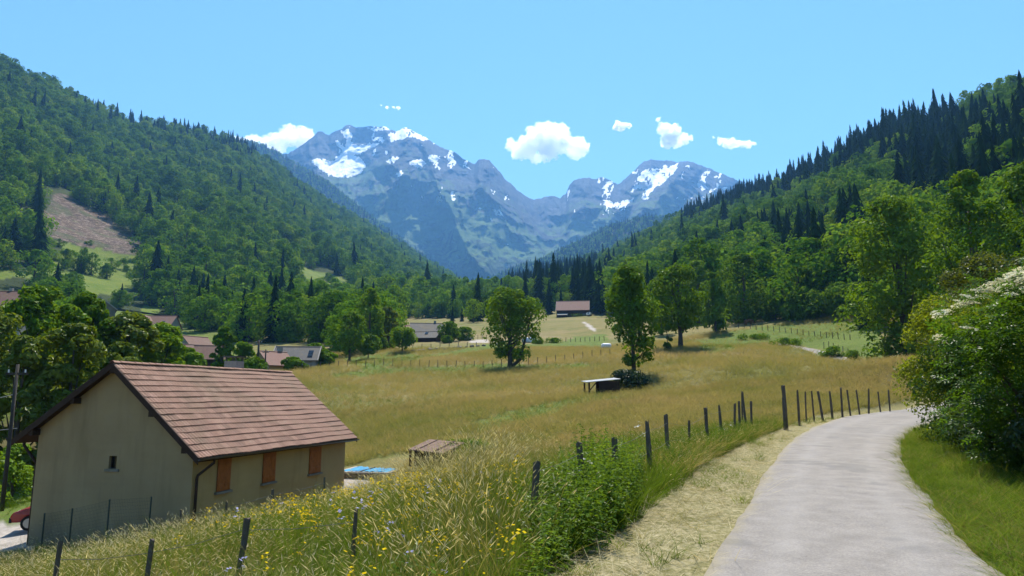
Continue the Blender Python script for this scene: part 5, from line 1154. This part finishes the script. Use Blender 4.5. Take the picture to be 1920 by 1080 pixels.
# ------------------------------------------------------------------ grasses and herbs (nobody could count them)
rg = np.random.default_rng(77)
def blades(n, h, w, spread=.06, lean=.35, seg=3, head=0, hv=.35, flat=0., curve=.35):
    """n tapering blades; head>0 adds a thicker seed head on top"""
    V = []; Fq = []; mi = []
    for _ in range(n):
        a = rg.random()*6.283; r = spread*rg.random()**.5; b = np.array([math.cos(a)*r, math.sin(a)*r, -.02]); hh = h*(1-hv+2*hv*rg.random())
        az = rg.random()*6.283; l = lean*(.3+.9*rg.random()); d = np.array([math.cos(az)*l, math.sin(az)*l, 1-flat]); d /= np.linalg.norm(d); bend = np.array([math.cos(az), math.sin(az), -.25])*curve*(.4+rg.random())
        wa = rg.random()*6.283; wv = np.array([math.cos(wa), math.sin(wa), 0]); o = len(V); pts = [b+d*hh*t+bend*hh*t*t for t in np.linspace(0, 1, seg+1)]
        for t, p in zip(np.linspace(0, 1, seg+1), pts):
            ww = w*(1-.8*t if not head else .8); V += [p-wv*ww/2, p+wv*ww/2]
        for i in range(seg): Fq.append((o+2*i, o+2*i+1, o+2*i+3, o+2*i+2)); mi.append(0)
        if head:
            e = pts[-1]; dd = pts[-1]-pts[-2]; dd /= np.linalg.norm(dd); dd = dd+np.array([math.cos(az), math.sin(az), -.3])*.25; L = head*(.7+.6*rg.random()); hw = w*.8+.0016
            for wv2 in (wv, np.cross(dd, wv)):
                o = len(V); V += [e, e+dd*L*.4-wv2*hw, e+dd*L, e+dd*L*.4+wv2*hw]; Fq.append((o, o+1, o+2, o+3)); mi.append(1)
    return np.array(V), np.array(Fq), np.array(mi)
def bl_mesh(nm, mats, *a, **k): V, Fq, mi = blades(*a, **k); return mesh_np(nm, V, Fq, mats, mi)
def two(nm, c1, c2, tr=.4, sc=.5, gl=.0): return foliage(nm, c1, c2, tr, gl, sc, rmix=.45, tmul=(1.3, 1.2, .7))
G_green = two('fresh_grass', (.07, .13, .011), (.15, .22, .025)); G_stalk = two('dry_grass_stalk', (.16, .165, .042), (.33, .28, .11)); G_head = two('grass_seed_head', (.52, .45, .27), (.76, .69, .48), .45)
G_straw = two('cut_straw', (.40, .335, .19), (.66, .58, .38), .3, 3.); G_lawn = two('verge_grass', (.045, .105, .008), (.21, .275, .034), .35, 1.6)
G_yel = foliage('yellow_petals', (.62, .42, .008), (.78, .58, .02), .3, 0, 2, tmul=(1.1, 1, .6)); G_lil = foliage('lilac_petals', (.34, .32, .55), (.5, .48, .72), .3, 0, 2, tmul=(1, 1, 1)); G_whi = foliage('white_umbel', (.6, .6, .5), (.78, .78, .7), .3, 0, 2, tmul=(1, 1, 1))
G_weed = foliage('nettle_leaves', (.06, .125, .012), (.14, .22, .03), .4, .006, 1., rmix=.4)
Nm = NT('hay_meadow_grass'); G_mead = Nm.leaf(Nm.mix(1., Nm.mix(Nm.math('MULTIPLY', Nm.rand(), .35), meadow_colour(Nm), (.13, .16, .04)), (1.46, 1.38, 1.34), 'MULTIPLY'), .4, (1.2, 1.15, .85))
src = {}
src['gold'] = [bl_mesh('gold', [G_stalk, G_head], 5, .85, .0035, .12, .30, 4, .10, .35, curve=.25) for _ in range(4)]+[bl_mesh('gold', [G_stalk, G_head], 8, .45, .006, .12, .45, 3, 0, .4) for _ in range(2)]
src['green'] = [bl_mesh('green', [G_green], 16, .55, .010, .10, .5, 3, 0, .4, curve=.5) for _ in range(4)]
src['meadow'] = [bl_mesh('meadow', [G_mead, G_mead], 16, .42, .012, .16, .5, 2, .07 if k % 2 else 0, .4) for k in range(4)]
src['lawn'] = [bl_mesh('lawn', [G_lawn if k < 3 else G_stalk], 14, .20, .010, .10, .8, 2, 0, .6, curve=.6) for k in range(4)]
src['straw'] = [bl_mesh('straw', [G_straw if k else G_stalk], 14, .34, .008, .16, 2.0, 3, 0, .5, flat=.85, curve=.5) for k in range(4)]
def flower(nm, pet, n, h, size, stems=3):
    V, Fq, mi = blades(n, h*.55, .008, .08, .5, 2, 0, .4); V = list(V); Fq = [tuple(f) for f in Fq]; mi = list(mi)
    for _ in range(stems):
        a = rg.random()*6.283; t = np.array([math.cos(a)*.14*rg.random(), math.sin(a)*.14*rg.random(), h*(.75+.4*rg.random())]); b = np.array([t[0]*.3, t[1]*.3, 0]); o = len(V)
        V += [b+[.003, 0, 0], b-[.003, 0, 0], t-[.002, 0, 0], t+[.002, 0, 0]]; Fq.append((o, o+1, o+2, o+3)); mi.append(0)
        k = rg.integers(2, 5)
        for _ in range(k):
            c = t+rg.normal(size=3)*[.035, .035, .025]; nn = np.array([rg.normal()*.4, rg.normal()*.4-.25, 1.]); nn /= np.linalg.norm(nn); u = np.cross(nn, [1, .2, 0]); u /= np.linalg.norm(u); v = np.cross(nn, u); o = len(V); s = size*(.7+.6*rg.random())
            V += [c+u*s, c+v*s, c-u*s, c-v*s]; Fq.append((o, o+1, o+2, o+3)); mi.append(1)
    return mesh_np(nm, np.array(V), np.array(Fq), [G_green, pet], mi)
src['flower'] = [flower('buttercup', G_yel, 5, .55, .016, 4) for _ in range(4)]+[flower('scabious', G_lil, 5, .5, .02, 2)]
src['umbel'] = [flower('cow_parsley', G_whi, 8, .75, .03, 4) for _ in range(2)]
def weed(H, n=9, leaf=.10):
    V = []; Fq = []; mi = []
    for s in range(3):
        b = np.array([rg.normal()*.06, rg.normal()*.06, 0]); t = b+np.array([rg.normal()*.12, rg.normal()*.12, H*(.7+.4*rg.random())]); o = len(V); V += [b+[.005, 0, 0], b-[.005, 0, 0], t-[.002, 0, 0], t+[.002, 0, 0]]; Fq.append((o, o+1, o+2, o+3)); mi.append(0)
        for i in range(n):
            f = .12+.88*i/n; c = b+(t-b)*f; a = i*1.57+rg.random()*.5; L = leaf*(1.25-.7*f)*(.8+.4*rg.random())
            for sg in (0, math.pi):
                e = np.array([math.cos(a+sg), math.sin(a+sg), -.15-.3*rg.random()]); w = np.array([-e[1], e[0], 0])*L*.3; o = len(V); V += [c, c+e*L*.5+w+[0, 0, .01], c+e*L*1.1, c+e*L*.5-w+[0, 0, .01]]; Fq.append((o, o+1, o+2, o+3)); mi.append(1)
    return mesh_np('weed', np.array(V), np.array(Fq), [G_green, G_weed], mi)
src['weed'] = [weed(1.0), weed(.8, 8, .12), weed(1.2, 11, .09)]
COLS = {k: source_coll(k+'_source', v) for k, v in src.items()}
HB = [HM @ Vector(c) for c in ((WL-.1, GF-.15, 0), (WR+.25, GF-.15, 0), (WR+.25, GB+.3, 0), (WL-.1, GB+.3, 0))]; HOUSE_POLY = [(v.x, v.y) for v in HB]
PO = bpy.data.objects['swimming_pool']; pm = Matrix.Translation(PO.location) @ Matrix.Rotation(PO.rotation_euler.z, 4, 'Z'); POOL_POLY = [((pm @ Vector(c)).x, (pm @ Vector(c)).y) for c in ((-.2,-.3,0),(3.1,-.3,0),(3.1,4.8,0),(-.2,4.8,0))]
def cand(n, x0, x1, y0, y1, polar=None):
    if polar: d = np.exp(rg.random(n)*math.log(y1/y0))*y0 if polar == 'log' else np.sqrt(rg.random(n)*(y1*y1-y0*y0)+y0*y0); x = (x0+(x1-x0)*rg.random(n))*d; y = d
    else: x = x0+(x1-x0)*rg.random(n); y = y0+(y1-y0)*rg.random(n)
    z = height(x, y); P = np.column_stack([x, y, z]); lat, hw, ya = lateral(x, y); q = np.nan_to_num(PIX(P), nan=-9999)
    ok = ~inpoly(P, HOUSE_POLY) & ~inpoly(P, POOL_POLY) & (zone_gravel(P, q) < .5)
    left = np.where(ya < 125, -lat-hw, 9.); right = np.where(ya < 125, lat-hw, -9.)
    return P, q, left, right, ok
def put(name, label, kind, P, smin, smax, idx=None, tilt=.12, zs=None):
    n = len(P); s = smin+(smax-smin)*rg.random(n) if np.isscalar(smin) else smin
    s3 = np.column_stack([s, s, s*(zs if zs is not None else 1)])
    scatter(name, label, 'grass' if 'flower' not in name else 'flowers', COLS[kind], P, np.column_stack([rg.normal(size=(n, 2))*tilt, rg.random(n)*6.283]), s3, rg.integers(0, len(src[kind]), n) if idx is None else idx)
def nz(P, s, k): return fbm(P[:, 0]*s, P[:, 1]*s, k, 3)
# bank between lane and house
P, q, left, right, ok = cand(30000, -17, 12, 3.0, 26)
u = q[:, 0]; dd = np.hypot(P[:, 0], P[:, 1]); edge = 1.35+nz(P, .9, 201)*.6+.45*(1-sstep(6, 12, P[:, 1]))
bank = ok & (left > edge) & (P[:, 1] < 26); thin = np.clip(1.25-dd/34, .35, 1)
g = bank & (rg.random(len(P)) < np.where(u < 520, .95, np.where(np.abs(u-890) < 130, .95, .75))*thin*np.clip(.95-(np.abs(u-1090) < 130)*.75-((u > 1150) & (left < 3.2))*.55, 0, 1))
Pg = P[g]; hmul = .55+.62*np.clip(1-np.abs(q[g][:, 0]-880)/240, 0, 1)+.2*nz(Pg, .35, 203)*2
put('tall_golden_grass', 'tall golden seeding grass on the bank below the lane', 'gold', Pg, .75, 1.15, zs=hmul, tilt=.16)
P, q, left, right, ok = cand(34000, -14, 13, 3.0, 30); u = q[:, 0]; edge = 1.3+nz(P, .9, 201)*.6+.45*(1-sstep(6, 12, P[:, 1])); near = np.clip(1.4-left/5, 0.25, 1)
g = ok & (left > edge) & (rg.random(len(P)) < near*np.where(u < 420, .6, 1.)); put('green_bank_grass', 'lush green grass between the golden stalks and the verge', 'green', P[g], .6, 1.15, tilt=.2)
P, q, left, right, ok = cand(9000, -9, 2.5, 4.5, 16); u = q[:, 0]; m = ok & (left > 1.6) & (u > 330) & (u < 980) & (nz(P, .35, 209) > -.10) & (rg.random(len(P)) < np.clip(1.15-np.abs(u-740)/330, .08, 1)*.10)
Pf = P[m]; idx = np.where(rg.random(len(Pf)) < .10, 4, rg.integers(0, 4, len(Pf))); put('wild_flowers', 'yellow meadow flowers and a few lilac ones on the bank', 'flower', Pf, .8, 1.3, idx)
P, q, left, right, ok = cand(2600, -3, 12, 6, 30); u = q[:, 0]; w = ok & (left > 1.35) & (left < 3.4) & (rg.random(len(P)) < np.where((u > 1000) & (u < 1190), .95, .33)); 
Pc, qc, lc_, rc_, okc = cand(1900, 0, 8, 8.0, 13.5); wc = okc & (lc_ > 1.45) & (lc_ < 3.3) & (qc[:, 0] > 990) & (qc[:, 0] < 1190); P = np.vstack([P, Pc]); q = np.vstack([q, qc]); w = np.concatenate([w, wc]); left = np.concatenate([left, lc_]); ok = np.concatenate([ok, okc]); u = q[:, 0]
P2 = P[w]; put('roadside_weeds', 'nettles and leafy weeds growing round the fence posts', 'weed', P2, .55, 1.0, zs=.75+.5*np.clip(1-np.abs(q[w][:, 0]-1130)/90, 0, 1))
m = ok & (left > 1.7) & (left < 4) & (u > 930) & (u < 1400) & (rg.random(len(P)) < .006); put('white_umbel_flowers', 'small white umbels among the weeds by the fence', 'umbel', P[m], .7, 1.1)
# hayfield
for (n, y0, y1, s0, s1, nm) in ((42000, 13, 32, .8, 1.2, 'near'), (46000, 32, 65, 1.0, 1.5, 'middle'), (52000, 65, 150, 1.3, 2.0, 'far')):
    P, q, left, right, ok = cand(n, -.9, .95, y0, y1, 'lin'); gg = zone_green(P, q); m = ok & (left > 1.5) & (P[:, 0]+.42*P[:, 1] > 6) & (rg.random(n) > gg*.85) & ~((np.abs(P[:, 0]+14) < 7) & (P[:, 1] < 40))
    put('hayfield_grass', 'reddish gold hay grass covering the field, '+nm+' part', 'meadow', P[m], s0, s1, zs=.75+.4*nz(P[m], .12, 215)*2)
P, q, left, right, ok = cand(26000, -.9, .95, 30, 130, 'lin'); gg = zone_green(P, q); m = ok & (left > .6) & (gg > .4); put('green_field_grass', 'greener grass in the hollows and on the lane bank', 'green', P[m], .7, 1.2)
P, q, left, right, ok = cand(9000, 3, 40, 8, 130); m = ok & (right > .3) & (right < 26) & (P[:, 1] > 28); put('pasture_grass', 'green pasture grass right of the far lane', 'green', P[m], .6, 1.1)
# verges
P, q, left, right, ok = cand(60000, -2, 26, 2.5, 46); m = ok & (left > -.02+nz(P, 1.5, 219)*.35) & (left < 1.75+nz(P, .9, 201)*.8+.45*(1-sstep(6, 12, P[:, 1]))) & (rg.random(len(P)) < np.clip(14/np.hypot(P[:, 0], P[:, 1]), .4, 1)); put('mown_straw', 'dry mown straw lying along the lane verge', 'straw', P[m], .5, 1.15, tilt=.2, zs=.8+1.6*rg.random(int(m.sum())))
m2 = ok & (left > .1) & (left < 1.7) & (rg.random(len(P)) < .22*(nz(P, .8, 223) > .03)); put('verge_regrowth', 'green regrowth poking through the mown straw', 'lawn', P[m2], .6, 1.1)
P, q, left, right, ok = cand(60000, 1, 18, 2.5, 34); m = ok & (right > -.03+nz(P, 1.5, 229)*.25) & (right < 3.4) & (rg.random(len(P)) < np.clip(12/np.hypot(P[:, 0], P[:, 1]), .3, 1)); put('verge_grass', 'short bright grass between the lane and the bushes', 'lawn', P[m], .7, 1.3, zs=.8+.35*np.clip(right[m]/1.5, 0, 1))
P, q, left, right, ok = cand(9000, 2, 18, 3, 30); m = ok & (right > .25) & (right < 3.6) & (rg.random(len(P)) < np.clip((right-.3)/1.3, .06, 1)*.55); put('hedge_foot_grass', 'longer uneven grass at the foot of the lane hedge', 'green', P[m], .35, .75, tilt=.3)
P, q, left, right, ok = cand(5000, 2, 18, 3, 30); m = ok & (right > .05) & (right < 2.8) & (rg.random(len(P)) < np.where(right < .5, .35, .10)); put('dry_verge_tufts', 'dry bits of cut grass lying on the right verge', 'straw', P[m], .3, .6, tilt=.2)
P, q, left, right, ok = cand(2500, 5, 18, 7, 26); m = ok & (right > .9) & (right < 3.4) & (nz(P, .8, 241) > 0.0) & (rg.random(len(P)) < .35); put('hedge_foot_weeds', 'leafy weeds under the edge of the hedge', 'weed', P[m], .25, .5)
# ------------------------------------------------------------------ clouds (outside the haze) and the valley air
def cloud(name, label, px, py, d, wpx, hpx, blobs, seed):
    c = Vector(W(px, py, d)); k = d/F/CP; rc = np.random.default_rng(seed); bm = bmesh.new(); 
    for bx, by, br in blobs:
        for _ in range(7):
            o = rc.normal(size=3)*.33*br; r = br*(.45+.5*rc.random()); M = Matrix.Translation(((bx+o[0])*wpx*k, o[1]*wpx*k*.8, -(by+o[2]*.6)*hpx*k)) @ Matrix.Scale(r*wpx*k, 4); bmesh.ops.create_icosphere(bm, subdivisions=3, radius=1.0, matrix=M)
    me = bpy.data.meshes.new(name); bm.to_mesh(me); bm.free(); o = tag(link(name, me, None, c), label, 'cloud', 'small white clouds')
    md = o.modifiers.new('fuse', 'REMESH'); md.mode = 'VOXEL'; md.voxel_size = wpx*k/110; 
    for sc_, st_ in ((.14, .075), (.05, .04), (.018, .016)):
        tx = bpy.data.textures.new(name, 'CLOUDS'); tx.noise_scale = wpx*k*sc_*2; tx.noise_depth = 3; dm = o.modifiers.new('billow', 'DISPLACE'); dm.texture = tx; dm.strength = wpx*k*st_*3; dm.mid_level = .55; dm.texture_coords = 'LOCAL'
    N = NT('cloud_vapour'); v = N.n('VolumePrincipled'); v.inputs['Color'].default_value = (1, 1, 1, 1); cn = N.noise(1/(wpx*k)*9, 5, N.objco(), .7, .4); N.l(N.math('MULTIPLY', N.rng(cn, .36, .52), 17.0/(wpx*k)), v.inputs['Density']); v.inputs['Anisotropy'].default_value = .6
    N.l(v.outputs[0], N.out.inputs['Volume']); me.materials.append(N.m); return o
cloud('cloud', 'largest puffy white cloud above the notch between two summits', 1025, 268, 7000, 150, 75, [(-.35,.10,.13),(-.2,.02,.17),(-.05,-.25,.17),(.05,-.12,.2),(.1,.2,.2),(.3,.12,.16),(.42,.12,.12),(-.1,.2,.16)], 1)
cloud('cloud', 'tall bright cloud leaning left above the right summit', 1260, 248, 7000, 76, 64, [(-.35,-.42,.09),(-.2,-.15,.16),(0,-.05,.2),(.05,.25,.22),(.3,.25,.14),(.45,.2,.07),(-.15,.3,.2)], 2)
cloud('cloud', 'tiny white cloud between the two bigger ones', 1166, 236, 7000, 40, 26, [(-.2,-.1,.2),(0,.1,.24),(.25,0,.18)], 3)
cloud('cloud', 'wispy small cloud furthest to the right', 1378, 266, 7000, 84, 36, [(-.42,-.25,.08),(-.3,-.1,.1),(-.1,.05,.13),(.1,.15,.15),(.28,.12,.11),(.45,.1,.04)], 4)
cloud('cloud', 'white cloud bank behind the left shoulder of the snowy peak', 512, 266, 7400, 150, 40, [(-.45,-.1,.1),(-.25,-.05,.12),(0,-.05,.14),(.2,-.25,.16),(.38,-.1,.16),(.1,.25,.14),(.5,.2,.12)], 5)
cloud('cloud', 'thin faint wisp high above the snowy peak', 728, 200, 7600, 50, 14, [(-.3,-.3,.05),(0,.1,.07),(.25,.2,.08),(.4,.2,.06)], 6)
SC.cycles.volume_bounces = 24
def haze():
    zt = max(float(P_[2]) for o in bpy.data.objects if o.name == 'mountain' for P_ in [max((v.co for v in o.data.vertices), key=lambda c: c.z)])+25
    hz = MB().box((-7600, -6100, -60), (7600, 6250, zt)).build('haze', None); hz['kind'] = 'stuff'; hz['label'] = 'thin blue summer haze filling the valley'
    N = NT('valley_air'); v = N.n('VolumePrincipled'); v.inputs['Color'].default_value = (.20, .50, 1.0, 1); v.inputs['Density'].default_value = 0.92e-4; v.inputs['Anisotropy'].default_value = .25
    N.l(v.outputs[0], N.out.inputs['Volume']); hz.data.materials.append(N.m)
haze()
